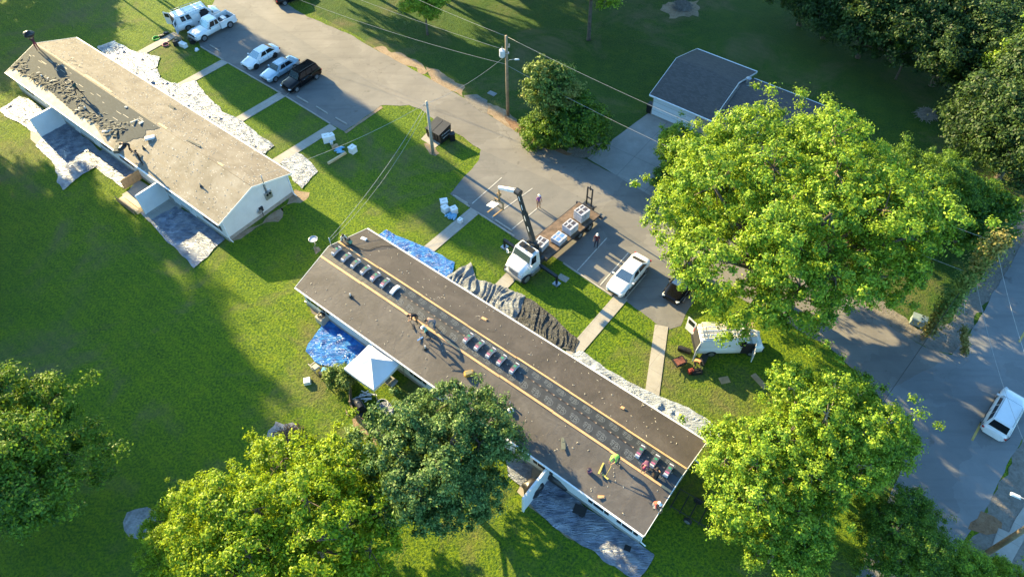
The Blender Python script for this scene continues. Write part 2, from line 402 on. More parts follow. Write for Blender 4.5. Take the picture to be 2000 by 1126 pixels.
def single(name, mb, mats, label, cat, loc=(0, 0, 0), rz=0.0, group=None, bevel=0.0, kind=None):
    o = mb.build(name, mats, None, loc, bevel, rz=rz); return tag(o, label, cat, group, kind)

def jitter_poly(pts, step=.7, amp=.12, seed=0):
    out = []; n = len(pts)
    for i in range(n):
        a_ = Vector((*pts[i][:2], 0)); b_ = Vector((*pts[(i + 1) % n][:2], 0)); L = (b_ - a_).length
        k = max(1, int(L / step)); nrm = (b_ - a_).normalized().cross(Vector((0, 0, 1))) if L else Vector()
        for j in range(k):
            p = a_.lerp(b_, j / k)
            d = noise.noise(Vector((p.x * .7, p.y * .7, seed))) * amp * 1.6 + random.uniform(-amp, amp) * .5
            out.append((p.x + nrm.x * d, p.y + nrm.y * d))
    return out
def sheet(name, pts, z, mt, kind='structure', jit=.08, step=.5, thick=0, label=None, cat=None):
    """flat ground sheet from world xy points"""
    if jit: pts = jitter_poly(pts, step, jit, len(pts) * 3.1)
    me = bpy.data.meshes.new(name); bm = bmesh.new()
    vs = [bm.verts.new((p[0], p[1], z)) for p in pts]; f = bm.faces.new(vs)
    f.normal_update()
    if f.normal.z < 0: f.normal_flip()
    if thick:
        r_ = bmesh.ops.extrude_face_region(bm, geom=[f]); 
        for v in r_['geom']:
            if isinstance(v, bmesh.types.BMVert): v.co.z -= 0
        for v in vs: v.co.z -= thick
        bmesh.ops.recalc_face_normals(bm, faces=bm.faces)
    bmesh.ops.triangulate(bm, faces=[f_ for f_ in bm.faces if len(f_.verts) > 4])
    bm.to_mesh(me); bm.free(); me.materials.append(mt)
    o = bpy.data.objects.new(name, me); C.objects.link(o)
    return tag(o, label, cat, None, kind)
def P(*a): return [G2(*q) for q in a]
random.seed(7)

# ================================================================== GROUND
# one sheet to the horizon
me = bpy.data.meshes.new('ground'); me.from_pydata([(-900, -700, 0), (900, -700, 0), (900, 1500, 0), (-900, 1500, 0)], [], [(0, 1, 2, 3)])
me.materials.append(GRASS); g = bpy.data.objects.new('ground', me); C.objects.link(g); tag(g, kind='structure')

me = bpy.data.meshes.new('shade_darkened_lawn'); q_ = P((560, -60), (620, 30), (740, 96), (860, 160), (1000, 250), (1100, 300), (1280, 386), (1560, 518), (1750, 640), (1890, 655), (2000, 460), (2300, 40), (2400, -400), (500, -300))
SHADE_GRASS = m_grass(); SHADE_GRASS.name = 'shade_darkened_grass'
for nd in SHADE_GRASS.node_tree.nodes:
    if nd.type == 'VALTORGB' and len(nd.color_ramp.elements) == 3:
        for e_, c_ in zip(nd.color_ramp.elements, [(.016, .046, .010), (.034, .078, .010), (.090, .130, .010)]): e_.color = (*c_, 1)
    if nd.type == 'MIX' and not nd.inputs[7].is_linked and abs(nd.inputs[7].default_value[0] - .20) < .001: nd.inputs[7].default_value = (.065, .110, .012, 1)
sheet('lawn', q_, .003, SHADE_GRASS, jit=.3, step=2)  # lawn beyond the lane: tree shade put into a darkened grass colour
lane = P((425, -8), (545, 0), (600, 33), (680, 66), (735, 98), (800, 132), (860, 166), (905, 190), (960, 228), (1005, 256), (1055, 285), (1100, 302), (1147, 312), (1285, 388), (1400, 440), (1560, 520), (1680, 590), (1750, 645), (1815, 682), (1890, 690), (1905, 800), (1760, 850), (1730, 782), (1700, 756), (1612, 672),
         (1480, 620), (1345, 600), (1330, 636), (1300, 646), (1270, 622), (1215, 582), (1195, 578), (1100, 512), (1000, 462), (918, 406), (880, 379), (936, 312), (940, 294), (905, 268), (880, 262), (850, 236), (822, 214), (790, 205), (745, 206), (673, 257), (650, 246), (550, 184), (437, 119), (392, 92), (386, 76))
# split so the kerbed lots have their own tone
lane_only = P((440, -8), (545, -2), (600, 33), (680, 66), (735, 98), (800, 132), (860, 166), (905, 190), (960, 228), (1005, 256), (1055, 285), (1100, 302), (1147, 312), (1285, 388), (1400, 440), (1560, 520), (1680, 590), (1750, 645), (1815, 682), (1895, 700), (1850, 800), (1740, 800), (1700, 756), (1612, 672),
              (1480, 600), (1345, 535), (1250, 470), (1160, 400), (1060, 345), (940, 294), (905, 268), (850, 236), (822, 214), (790, 203), (690, 140), (560, 62))
sheet('road', lane_only, .016, ASPH)
sheet('parking_lot', P((425, -12), (460, -12), (560, 55), (700, 140), (800, 206), (745, 206), (673, 257), (650, 246), (550, 184), (437, 119), (392, 92), (386, 76)), .012, ASPH2)
sheet('parking_lot', P((940, 290), (1060, 340), (1160, 400), (1260, 465), (1350, 530), (1355, 590), (1345, 602), (1330, 636), (1300, 646), (1270, 622), (1215, 582), (1195, 578), (1100, 512), (1000, 462), (918, 406), (880, 379), (936, 312)), .012, ASPH2)
road2 = P((2200, 90), (2060, 370), (2000, 470), (1962, 535), (1926, 597), (1890, 660), (1850, 700), (1740, 760), (1722, 785), (1768, 878), (1765, 911), (1742, 954), (1690, 1080), (1650, 1180)) + P((1800, 1190), (1846, 1108), (1902, 1030), (1925, 994), (1976, 890), (2002, 846), (2120, 640), (2350, 300))
sheet('main_road', road2, .020, ASPH3)
sheet('driveway', P((1147, 309), (1190, 278), (1262, 224), (1278, 214), (1345, 240), (1330, 300), (1300, 360), (1276, 386)), .024, CONC2, jit=.03)
sheet('apron', P((1276, 212), (1300, 200), (1362, 232), (1343, 242)), .028, GRAVEL, jit=.02)
# verges
sheet('dirt_verge', P((728, 93), (745, 92), (790, 108), (830, 128), (828, 146), (790, 128), (760, 112)), .005, DIRT, jit=.35)
sheet('dirt_verge', P((832, 130), (880, 152), (905, 166), (904, 188), (850, 162)), .006, DIRT, jit=.3)
sheet('gravel_patch', P((905, 188), (930, 186), (950, 196), (952, 222), (930, 212)), .021, GRAVEL, jit=.25)
sheet('dirt_verge', P((940, 198), (975, 205), (1010, 232), (1020, 262), (1005, 258), (960, 228), (938, 216)), .007, DIRT, jit=.3)
sheet('leaf_litter', P((985, 225), (1015, 240), (1040, 262), (1075, 288), (1120, 300), (1110, 306), (1055, 287), (1000, 254)), .009, LITTER, jit=.35)
sheet('gravel_strip', P((1110, 288), (1150, 290), (1180, 275), (1165, 298), (1140, 309), (1105, 304)), .008, GRAVEL, jit=.25)
sheet('gravel_verge', P((1985, 400), (2000, 395), (2010, 470), (1958, 545), (1880, 665), (1895, 700), (1820, 684), (1750, 645), (1680, 592), (1672, 560), (1720, 588), (1790, 640), (1850, 628), (1905, 560), (1950, 480)), .006, GRAVEL, jit=.35)
sheet('gravel_verge', P((2040, 790), (2080, 900), (2040, 1040), (1950, 1180), (1850, 1180), (1850, 1112), (1904, 1032), (1926, 996), (1978, 892), (2004, 846)), .006, GRAVEL, jit=.3)
sheet('leaf_litter', P((1915, 1000), (1940, 1010), (1960, 1022), (1955, 1040), (1925, 1040), (1900, 1038)), .026, LITTER, jit=.25)
sheet('pavement', P((1950, 1030), (1995, 1050), (1978, 1090), (1935, 1075)), .032, CONC, jit=.02)
sheet('pavement', P((2040, 930), (2060, 945), (1960, 1126), (1925, 1126), (1985, 1010)), .030, CONC, jit=.02)
# pavement strips that run from the lots to the doors
def walk(a_, b_, wdt=1.15, a_w=None):
    A, B = Vector((*G2(*a_), 0)), Vector((*G2(*b_), 0)); n = (B - A).normalized().cross(Vector((0, 0, 1))) * wdt / 2
    mb = MB(); mb.prism([(A + n)[:2], (A - n)[:2], (B - n)[:2], (B + n)[:2]], -.05, .05)
    o = mb.build('walkway', CONC); tag(o, kind='structure')
for q in (((345, 66), (272, 106)), ((440, 120), (330, 180)), ((551, 185), (440, 250)), ((651, 247), (530, 322)), ((928, 411), (822, 500)), ((1012, 525), (940, 600)), ((1215, 579), (1110, 700))): walk(*q)
walk((1292, 636), (1272, 780), 1.1)
# patios along the back of the left row
for iq, q in enumerate((((60, 252), (90, 268), (100, 300), (84, 294), (60, 272)), ((238, 380), (262, 366), (308, 420), (292, 434)), ((268, 350), (305, 372), (360, 400), (330, 436), (292, 430), (240, 388)))):
    sheet('patio', P(*q), .033 + .006 * iq, CONC, jit=.02)
sheet('bare_soil', P((447, 474), (560, 400), (575, 372), (600, 376), (598, 392), (550, 406), (552, 425), (500, 445)), .005, DIRT, jit=.3)
sheet('bare_soil', P((590, 590), (625, 625), (655, 640), (640, 615), (612, 580)), .005, GRAVEL, jit=.25)
sheet('bare_soil', P((670, 470 + 330), (700, 840), (740, 868), (725, 850), (690, 812)), .005, DIRT, jit=.15)
sheet('patio', P((1010, 960), (1045, 900), (1060, 910), (1040, 975), (1120, 1040), (1105, 1045)), .035, CONC, jit=.02)
sheet('bare_soil', P((1035, 955), (1110, 1028), (1125, 1052), (1090, 1040), (1030, 985)), .006, DIRT, jit=.2)
# ash of two old bonfires
sheet('ash_patch', P((540, 818), (575, 822), (592, 850), (560, 890), (520, 892), (515, 850)), .005, ASH, jit=.35)
sheet('ash_patch', P((248, 1000), (270, 988), (296, 1002), (305, 1035), (285, 1052), (252, 1048)), .006, ASH, jit=.4)
sheet('dry_patch', P((1290, 6), (1360, 0), (1362, 30), (1310, 36)), .005, DIRT, jit=.5)

# lot lines and road paint
def stripe(A, B, wdt, mt, name='parking_line', z=.034):
    A = Vector((*A, z)); B = Vector((*B, z)); n = (B - A).normalized().cross(Vector((0, 0, 1))) * wdt / 2
    mb = MB(); mb.add([A + n, A - n, B - n, B + n], [(0, 1, 2, 3)]); o = mb.build(name, mt); tag(o, kind='structure')
for a_, b_ in (((922, 398), (980, 347)), ((961, 425), (1040, 368)), ((1127, 529), (1185, 465)), ((1172, 557), (1228, 493)), ((1217, 588), (1262, 535)), ((1000, 448), (1052, 405)), ((560, 186), (600, 150)), ((470, 128), (512, 92))):
    stripe(G2(*a_), G2(*b_), .1, LINE)
stripe(G2(1898, 860), G2(1920, 818), .16, YELLOW, 'road_line'); stripe(G2(1990, 668), G2(2012, 630), .16, YELLOW, 'road_line')
def kerb(a_, b_, w_=.14, h=.1, mt=CONC):
    A, B = Vector((*G2(*a_), 0)), Vector((*G2(*b_), 0)); d = B - A
    mb = MB(); mb.box((A + B) / 2 + Vector((0, 0, h / 2 - .02)), (d.length, w_, h + .04), math.atan2(d.y, d.x))
    o = mb.build('kerb', mt); tag(o, kind='structure')
for q in (((392, 92), (437, 118)), ((446, 124), (549, 183)), ((557, 188), (645, 242)), ((885, 382), (917, 404)), ((932, 415), (1005, 462)), ((1100, 514), (1195, 578))): kerb(*q)
sheet('grass_edge', P((745, 207), (673, 258), (676, 261), (748, 211)), .03, DIRT, jit=.06)
# wheel stops
ws = [((410, 89), (429, 101)), ((580, 189), (602, 202)), ((617, 209), (640, 223)), ((655, 231), (678, 244)), ((887, 383), (914, 399)), ((966, 430), (1000, 452)), ((1192, 560), (1218, 577))]
WS_L = ['concrete wheel stop in front of the white pickup truck', 'concrete wheel stop nearest the black suv', 'middle concrete wheel stop in the shaded end of the upper lot', 'concrete wheel stop by the lawn corner of the upper lot', 'rusty stained wheel stop beside the white boxes and blue bags', 'long wheel stop between the crane truck and the empty bays', 'wheel stop under the nose of the white sedan by the big tree']
for (a_, b_), lb in zip(ws, WS_L):
    A, B = G(*a_), G(*b_); d = B - A; L = max(1.7, min(d.length, 2.2)); mb = MB()
    mb.box((0, 0, .07), (L, .16, .13), taper=.93); mb.box((-L * .36, 0, .137), (.05, .05, .012), mi=1); mb.box((L * .36, 0, .137), (.05, .05, .012), mi=1)
    single('wheel_stop', mb, [CONC, STEEL], lb, 'wheel stop', (A + B) / 2 + Vector((0, 0, .018)), math.atan2(d.y, d.x), 'concrete wheel stops in the two lots')

# ================================================================== TREES
def lobes(rng, n, a_, c_, lr):
    out = []; gold = math.pi * (3 - math.sqrt(5))
    for i in range(n):
        z = 1 - (i + .5) / n * 1.45; r_ = math.sqrt(max(0, 1 - z * z)); t = i * gold + rng.uniform(-.4, .4)
        k = rng.uniform(.55, .78)
        out.append((np.array([math.cos(t) * r_ * a_ * k, math.sin(t) * r_ * a_ * k, z * c_ * k]), lr * rng.uniform(.75, 1.25)))
    out.append((np.array([0, 0, c_ * .15]), lr * 1.3))
    return out
CROWNS = {}
def crown_mesh(key, seed, a_, c_, nl, per_lobe, leaves, leaf, mt, lr=None, clr=.75, spiky=.0, squash=.8):
    """crown of leaf tufts grown on the shells of many limbs; centred on the crown centre"""
    rng = random.Random(seed); nr = np.random.default_rng(seed)
    lr = lr or a_ * .36
    LB = lobes(rng, nl, a_, c_, lr)
    cs = []; on = []
    for cen, r_ in LB:
        k = int(per_lobe * (r_ / lr) ** 2)
        d = nr.normal(size=(k, 3)); d[:, 2] += .25; d /= np.linalg.norm(d, axis=1)[:, None]
        rr = r_ * (nr.uniform(.5, 1.12, k) ** .6)[:, None]
        cs.append(cen + d * rr * np.array([1, 1, squash])); on.append(d)
    cs = np.concatenate(cs); on = np.concatenate(on); N = len(cs)
    # loose outlying sprays
    k = int(N * .06); idx = nr.integers(0, N, k); cs2 = cs[idx] * (1 + nr.uniform(.06, .22 + spiky, (k, 1))); cs = np.concatenate([cs, cs2]); on = np.concatenate([on, on[idx]]); N = len(cs)
    crad = clr * nr.uniform(.55, 1.25, N)
    L = leaves
    off = nr.normal(size=(N, L, 3)) * .42; off[:, :, 2] *= .62
    pts = cs[:, None, :] + off * crad[:, None, None]
    M_ = N * L; pts = pts.reshape(M_, 3)
    outw = (off + on[:, None, :] * .5).reshape(M_, 3); outw /= np.linalg.norm(outw, axis=1)[:, None] + 1e-6
    nrm = outw * 1.0 + nr.normal(size=(M_, 3)) * .5 + np.array([0, 0, .35]); nrm /= np.linalg.norm(nrm, axis=1)[:, None]
    t = np.cross(nrm, nr.normal(size=(M_, 3))); t /= np.linalg.norm(t, axis=1)[:, None] + 1e-6; b_ = np.cross(nrm, t)
    s_ = (leaf * nr.uniform(.6, 1.35, M_))[:, None]
    droop = nrm * s_ * .22
    V = np.stack([pts - t * s_, pts - b_ * s_ * .55 + droop * .5, pts + t * s_ - droop, pts + b_ * s_ * .55 + droop * .5], 1).reshape(-1, 3)
    me = bpy.data.meshes.new('crown'); me.vertices.add(M_ * 4); me.vertices.foreach_set('co', V.astype(np.float32).ravel())
    me.loops.add(M_ * 4); me.loops.foreach_set('vertex_index', np.arange(M_ * 4, dtype=np.int32))
    me.polygons.add(M_); me.polygons.foreach_set('loop_start', np.arange(0, M_ * 4, 4, dtype=np.int32))
    try: me.polygons.foreach_set('loop_total', np.full(M_, 4, dtype=np.int32))
    except Exception: pass
    me.update(calc_edges=True); me.materials.append(mt)
    CROWNS[key] = (me, LB, cs, a_, c_); return CROWNS[key]
def trunk_mesh(key, H_, seed, mt, r0=None):
    me_, LB, cs, a_, c_ = CROWNS[key]; rng = random.Random(seed); mb = MB(); r0 = r0 or max(.12, a_ * .045)
    fork = Vector((rng.uniform(-.2, .2), rng.uniform(-.2, .2), max(.8, H_ - c_ * .65)))
    mb.tube([(0, 0, -.15), (0, 0, .25), fork * .5, fork, fork + Vector((0, 0, c_ * .5))], [r0 * 1.5, r0 * 1.1, r0, r0 * .9, r0 * .45], 9)
    for cen, r_ in LB:
        e = Vector(cen) + Vector((0, 0, H_)); mid = fork.lerp(e, .5) + Vector((0, 0, -.05 * (e - fork).length)) + Vector((rng.uniform(-.3, .3), rng.uniform(-.3, .3), 0))
        mb.tube([fork - Vector((0, 0, .2)), mid, e], [r0 * .5, r0 * .33, r0 * .16], 6)
        dd = np.linalg.norm(cs - cen, axis=1); near = np.argsort(dd)[:40]
        for j in rng.sample(list(near), min(7, len(near))):
            q = Vector(cs[j]) + Vector((0, 0, H_)); mb.tube([e, e.lerp(q, .5) + Vector((0, 0, .1)), q.lerp(e, -.12)], [r0 * .14, r0 * .09, .012], 4, caps=False)
    o = mb.build('trunk', mt); m_ = o.data; bpy.data.objects.remove(o); return m_
TRUNKS = {}
def tree(name, label, key, loc, H_, rz=0.0, sc=1.0, group=None, bark=None, cat='tree', lean=0):
    t = thing(name, label, cat, (loc[0], loc[1], 0), rz, group)
    if (key, H_) not in TRUNKS: TRUNKS[(key, H_)] = trunk_mesh(key, H_, hash(key) % 7 if False else len(key) * 3, bark or BARK)
    a_ = bpy.data.objects.new('trunk', TRUNKS[(key, H_)]); b_ = bpy.data.objects.new('crown', CROWNS[key][0])
    for o in (a_, b_): C.objects.link(o); o.parent = t
    b_.location = (0, 0, H_); t.scale = (sc, sc, sc); t.rotation_euler = (0, lean, rz)
    return t
L_MAPLE = m_leaf('maple_leaves', (.030, .105, .014), (.15, .31, .018), (.40, .52, .04), .36)
L_LOCUST = m_leaf('yellow_green_leaves', (.035, .11, .010), (.19, .33, .010), (.42, .52, .025), .38)
L_DARK = m_leaf('dense_dark_leaves', (.016, .060, .012), (.055, .135, .022), (.22, .33, .09), .24)
L_DEEP = m_leaf('deep_green_leaves', (.020, .070, .012), (.055, .15, .016), (.22, .34, .025), .34)
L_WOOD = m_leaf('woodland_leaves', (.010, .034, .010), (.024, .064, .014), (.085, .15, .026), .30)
L_IVY = m_leaf('ivy_leaves', (.024, .080, .016), (.08, .17, .026), (.30, .38, .08), .28, (.36, .32, .09))
L_VINE = m_leaf('vine_leaves', (.10, .12, .02), (.22, .20, .045), (.34, .29, .09), .3)

crown_mesh('maple', 3, 11.8, 7.6, 36, 50, 100, .112, L_MAPLE, 2.75, .60, .12)
crown_mesh('maple_small', 11, 5.6, 4.6, 18, 32, 100, .10, L_MAPLE, 1.55, .48, .22)
crown_mesh('locust', 21, 7.0, 4.4, 22, 38, 100, .095, L_LOCUST, 1.75, .48, .34)
crown_mesh('dense', 31, 5.0, 5.0, 20, 50, 100, .088, L_DARK, 1.6, .42, .08)
crown_mesh('deep', 41, 6.4, 6.2, 20, 44, 100, .105, L_DEEP, 2.2, .66, .1)
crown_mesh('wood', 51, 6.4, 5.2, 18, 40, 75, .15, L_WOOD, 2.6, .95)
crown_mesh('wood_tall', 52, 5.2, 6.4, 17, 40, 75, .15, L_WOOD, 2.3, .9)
crown_mesh('small_green', 61, 2.6, 2.3, 11, 26, 95, .080, L_MAPLE, .95, .42, .18)
crown_mesh('ivy', 71, 2.5, 3.2, 12, 34, 44, .12, L_IVY, 1.15, .5, .1)
crown_mesh('ivy_mound', 72, 3.0, 1.9, 12, 34, 44, .12, L_DEEP, 1.2, .5)
crown_mesh('shrub', 81, 1.3, 1.0, 7, 18, 40, .08, L_IVY, .55, .32, .1)

def tr(name, label, key, px, py, zc, H_, **k):
    """crown centre at photo pixel px,py when it hangs zc above the ground"""
    p = G(px, py, zc); return tree(name, label, key, (p.x, p.y), H_, **k)
tr('maple_tree', 'huge bright yellow-green maple tree filling the area right of the two lots', 'maple', 1550, 438, 8.6, 8.6, rz=.3, sc=1.0)
tr('maple_tree', 'bright green tree just right of the roof corner, below the white ladder van', 'maple_small', 1506, 915, 5.2, 5.2, rz=1.1, sc=.92)
tr('maple_tree', 'pale green tree with bare top twigs beside the junction of lane and road', 'maple_small', 1622, 842, 6.2, 6.2, rz=3.2, bark=BARKL, sc=.92)
tr('leafy_tree', 'mid green tree at the bottom edge overhanging the main road', 'deep', 1765, 1052, 3.6, 6.2, rz=.4, sc=.52)
tr('leafy_tree', 'slim yellow-green tree leaning towards the road junction', 'small_green', 1722, 850, 5.0, 5.0, rz=2.2, sc=.9, bark=BARKL)
tr('dense_tree', 'dense grey-green rounded tree against the near edge of the dark roof', 'dense', 866, 898, 5.2, 5.2, rz=.2, sc=1.08)
tr('locust_tree', 'bright yellow-green spreading tree at the bottom left of centre', 'locust', 585, 1035, 5.0, 5.0, rz=.6, sc=1.06)
tr('locust_tree', 'smaller yellow-green tree beside the ash patch at lower left', 'locust', 355, 1010, 4.8, 4.8, rz=1.6, sc=.55)
tr('dark_tree', 'large deep green tree cut off by the left edge of the picture', 'deep', -22, 905, 6.6, 6.6, rz=1, sc=1.0)
tr('leafy_tree', 'low green tree at the bottom edge below the tarp', 'small_green', 1530, 1060, 3.5, 3.5, rz=1, sc=1.0)
tr('leafy_tree', 'bright green treetop beside the wooden pole at the bottom right corner', 'small_green', 1902, 1110, 4.5, 4.5, rz=2, sc=.72)
tr('leafy_tree', 'small dark tree showing at the very bottom right edge', 'small_green', 1985, 1128, 3.5, 3.5, rz=.9, sc=.6)
tr('leafy_tree', 'green tree cut by the top edge to the right of the transformer pole', 'small_green', 1155, 8, 4.6, 4.6, rz=2.6, sc=1.75)
tr('leafy_tree', 'thin dark tree at the top edge above the bare trunk', 'small_green', 828, 8, 4.0, 4.0, rz=.6, sc=1.05)
# ivy covered small tree by the lane
t = tr('ivy_covered_tree', 'small tree smothered in ivy between the lane and the driveway', 'ivy', 1080, 190, 4.4, 4.4, rz=.5, sc=1.12)
tr('ivy_thicket', 'dark low thicket growing against the ivy covered tree', 'ivy_mound', 1122, 245, 2.4, 2.4, rz=.5, sc=1.1)
tr('ivy_thicket', 'low ivy clump at the foot of the ivy covered tree, nearest the lane', 'ivy_mound', 1062, 250, 1.8, 1.8, rz=2.5, sc=.8)
tr('ivy_thicket', 'dark rounded thicket between the maple and the main road', 'ivy_mound', 1890, 435, 2.4, 2.4, rz=1.5, sc=1.25)
tr('dark_tree', 'dark green tree between the maple and the far right wood', 'deep', 1800, 365, 6, 6, rz=1.5, sc=.78)
tr('garden_shrub', 'grey-green shrub at the left foot of the big maple', 'small_green', 1325, 290, 3, 3, rz=1.5, sc=.95)
tr('garden_shrub', 'darker shrub between the driveway and the big maple', 'ivy_mound', 1316, 345, 1.8, 1.8, rz=.5, sc=.7)
tr('garden_shrub', 'straggly pale shrub beside the white canopy', 'shrub', 664, 737, 1.1, 1.1, rz=.5, sc=.95)
# wood in the upper right
WD = [(1640, -15, 7), (1720, 5, 8), (1800, -5, 9), (1880, -25, 9), (1960, 30, 9), (1590, -40, 7), (1868, 75, 7), (1935, 112, 7), (2005, 100, 8), (1985, 205, 6.5), (2045, 245, 7), (1775, 40, 6), (2045, 5, 9), (1710, -60, 8), (1990, 290, 5), (2055, 170, 8)]
for i, (x, y, z) in enumerate(WD):
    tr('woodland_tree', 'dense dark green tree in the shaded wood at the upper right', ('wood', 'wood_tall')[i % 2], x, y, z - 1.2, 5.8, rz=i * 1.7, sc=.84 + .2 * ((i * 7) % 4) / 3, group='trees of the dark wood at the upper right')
tr('woodland_tree', 'sunlit bright green tree in front of the dark wood at the right edge', 'small_green', 1992, 170, 6, 6, rz=2, sc=1.35)
tr('woodland_tree', 'small half-lit tree in the gap of the dark wood', 'small_green', 1795, 60, 6, 6, rz=1, sc=.9)
#CASTERS

# ================================================================== BUILDINGS
class Bld:
    def __init__(s, name, label, cat, cx, cy, hd, L, W, ze, zr):
        s.cx, s.cy, s.hd, s.L, s.W, s.ze, s.zr = cx, cy, rad(hd), L, W, ze, zr
        s.sl = (zr - ze) / (W / 2)
        s.root = thing(name, label, cat, (cx, cy, 0), s.hd)
        s.ux = Vector((math.cos(s.hd), math.sin(s.hd), 0)); s.uy = Vector((-s.ux.y, s.ux.x, 0))
    def loc(s, p): d = Vector((p[0] - s.cx, p[1] - s.cy, 0)); return d.dot(s.ux), d.dot(s.uy)
    def wor(s, x, y, z=0.0): return Vector((s.cx, s.cy, z)) + s.ux * x + s.uy * y
    def rz(s, y): return s.zr - abs(y) * s.sl
    def px(s, a_, b_):
        z = s.ze + .7
        for _ in range(14): x, y = s.loc(G(a_, b_, z)); z = .4 * z + .6 * s.rz(y)
        return x, y
    def gl(s, a_, b_, z=0): return s.loc(G(a_, b_, z))
    def slab(s, name, poly, off, mt, th=.012, parent=None, y0=None):
        """flat piece lying on one roof slope; poly in local x,y"""
        n = len(poly); a_ = sum(poly[i][0] * poly[(i + 1) % n][1] - poly[(i + 1) % n][0] * poly[i][1] for i in range(n))
        if a_ < 0: poly = poly[::-1]
        top = [(x, y, s.rz(y) + off + th) for x, y in poly]; bot = [(x, y, s.rz(y) + off - .004) for x, y in poly]
        mb = MB(); mb.add(bot + top, [tuple(range(n - 1, -1, -1)), tuple(range(n, 2 * n))] + [(i, (i + 1) % n, n + (i + 1) % n, n + i) for i in range(n)])
        return mb.build(name, mt, parent or s.root)
    def shell(s, m_near, m_far, oe=.32, og=.22, wall=SIDING, th=.10):
        W, L, sl = s.W, s.L, s.sl; hw = W / 2 - oe; hl = L / 2 - og
        mb = MB(); zt = s.rz(hw) - th - .03; zp = s.zr - th - .03
        for X in (-1, 1):
            pass
        vs = []
        for X in (-hl, hl): vs += [(X, -hw, .38), (X, hw, .38), (X, hw, zt), (X, 0, zp), (X, -hw, zt)]
        mb.add(vs, [(0, 1, 2, 3, 4), (9, 8, 7, 6, 5), (0, 5, 6, 1), (1, 6, 7, 2), (4, 9, 5, 0), (2, 7, 8, 3), (3, 8, 9, 4)])
        s.wall = mb.build('wall', wall, s.root)
        mb = MB(); mb.box((0, 0, .19), (hl * 2 + .05, hw * 2 + .05, .40)); mb.build('foundation', FOUND, s.root)
        for sg, mt in ((-1, m_near), (1, m_far)):
            mb = MB(); y1 = sg * W / 2
            vs = [(-L / 2, 0, s.zr), (L / 2, 0, s.zr), (L / 2, y1, s.ze), (-L / 2, y1, s.ze)]
            vs += [(x, y, z - th) for x, y, z in vs]
            mb.add(vs, [(0, 1, 2, 3), (7, 6, 5, 4), (0, 4, 5, 1), (1, 5, 6, 2), (2, 6, 7, 3), (3, 7, 4, 0)])
            mb.build('roof_slope', mt, s.root)
            mb = MB(); mb.box((0, y1 + sg * .045, s.ze - .075), (L, .085, .15)); mb.box((0, y1 + sg * .105, s.ze - .02), (L, .035, .05)); mb.build('gutter', WHITE, s.root)
        for X in (-1, 1):
            mb = MB()
            for sg in (-1, 1):
                vs = []
                for x in (X * (L / 2 + .002), X * (L / 2 + .04)):
                    vs += [(x, 0, s.zr + .012), (x, sg * W / 2, s.ze + .012), (x, sg * W / 2, s.ze - .17), (x, 0, s.zr - .17)]
                mb.add(vs, [(0, 1, 2, 3), (7, 6, 5, 4), (0, 4, 5, 1), (1, 5, 6, 2), (2, 6, 7, 3), (3, 7, 4, 0)])
            mb.build('rake_board', WHITE, s.root)
        s.hw, s.hl = hw, hl
    def window(s, x, side=-1, w_=.9, z0=1.05, h=1.1, shut=True):
        y = side * (s.hw)
        mb = MB(); mb.box((x, y + side * .02, z0 + h / 2), (w_ + .12, .05, h + .12)); f = mb.build('window', WHITE, s.root)
        mb = MB(); mb.box((x, y + side * .048, z0 + h / 2), (w_, .012, h)); mb.build('pane', GLASS, f)
        if shut:
            for k in (-1, 1):
                mb = MB(); mb.box((x + k * (w_ / 2 + .25), y + side * .022, z0 + h / 2), (.34, .04, h + .06))
                for j in range(6): mb.box((x + k * (w_ / 2 + .25), y + side * .045, z0 + .1 + j * h / 6), (.26, .02, .05))
                mb.build('shutter', BLACK, f)
    def door(s, x, side=-1, mt=None):
        y = side * s.hw; mb = MB(); mb.box((x, y + side * .02, 1.22), (1.0, .05, 2.1)); f = mb.build('door', mt or WHITE, s.root)
        mb = MB(); mb.box((x, y + side * .05, 1.22), (.78, .02, 1.85)); mb.build('door_panel', mt or SIDING, f)
        mb = MB(); mb.lathe((x + .32, y + side * .09, 1.15), [(.03, -.03), (.035, .03)], 'Y', 8); mb.build('handle', STEEL, f)
    def part(s, name, mb, mt, parent=None, **k): return mb.build(name, mt, parent or s.root, **k)

B1 = Bld('row_house', 'long white row house at upper left, its roof half stripped to tan boards', 'house', -37.9, 59.35, -39.3, 37.6, 8.45, 2.6, 4.02)
B1.shell(DECK, DECK2)
B2 = Bld('row_house', 'long white row house in the middle under a dark brown felted roof', 'house', -2.28, 29.5, -39.0, 33.55, 8.3, 2.6, 3.98)
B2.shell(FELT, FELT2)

# ---- left row house
B = B1
sp = [B.px(*q) for q in ((66, 96), (180, 170), (312, 250))]
jag = []
k = [(312, 251), (286, 256), (278, 268), (255, 276), (228, 276), (216, 262), (180, 236), (147, 222), (118, 196), (90, 172), (60, 152), (34, 138), (24, 133)]
kk = [B.px(*q) for q in k]
ys = [p for p in kk]
poly = [(-B.L / 2 + .02, -.12), (kk[0][0], -.12)]
rnd = random.Random(5)
for i in range(len(kk) - 1):
    a_, b_ = kk[i], kk[i + 1]; L_ = math.hypot(b_[0] - a_[0], b_[1] - a_[1]); n = max(2, int(L_ / .3))
    for j in range(n):
        t_ = j / n; x = a_[0] + (b_[0] - a_[0]) * t_; y = a_[1] + (b_[1] - a_[1]) * t_
        if i == 0 and j == 0: continue
        x += (rnd.uniform(-.16, .16) if i < 5 else rnd.uniform(-.1, .1)); y = min(-.14, round(y / .145) * .145 + rnd.uniform(-.03, .03) + (.1 if j % 2 else -.05))
        poly.append((max(-B.L / 2 + .03, x), y))
poly.append((-B.L / 2 + .02, kk[-1][1]))
B.slab('old_shingles', poly, .006, SHING, .02)
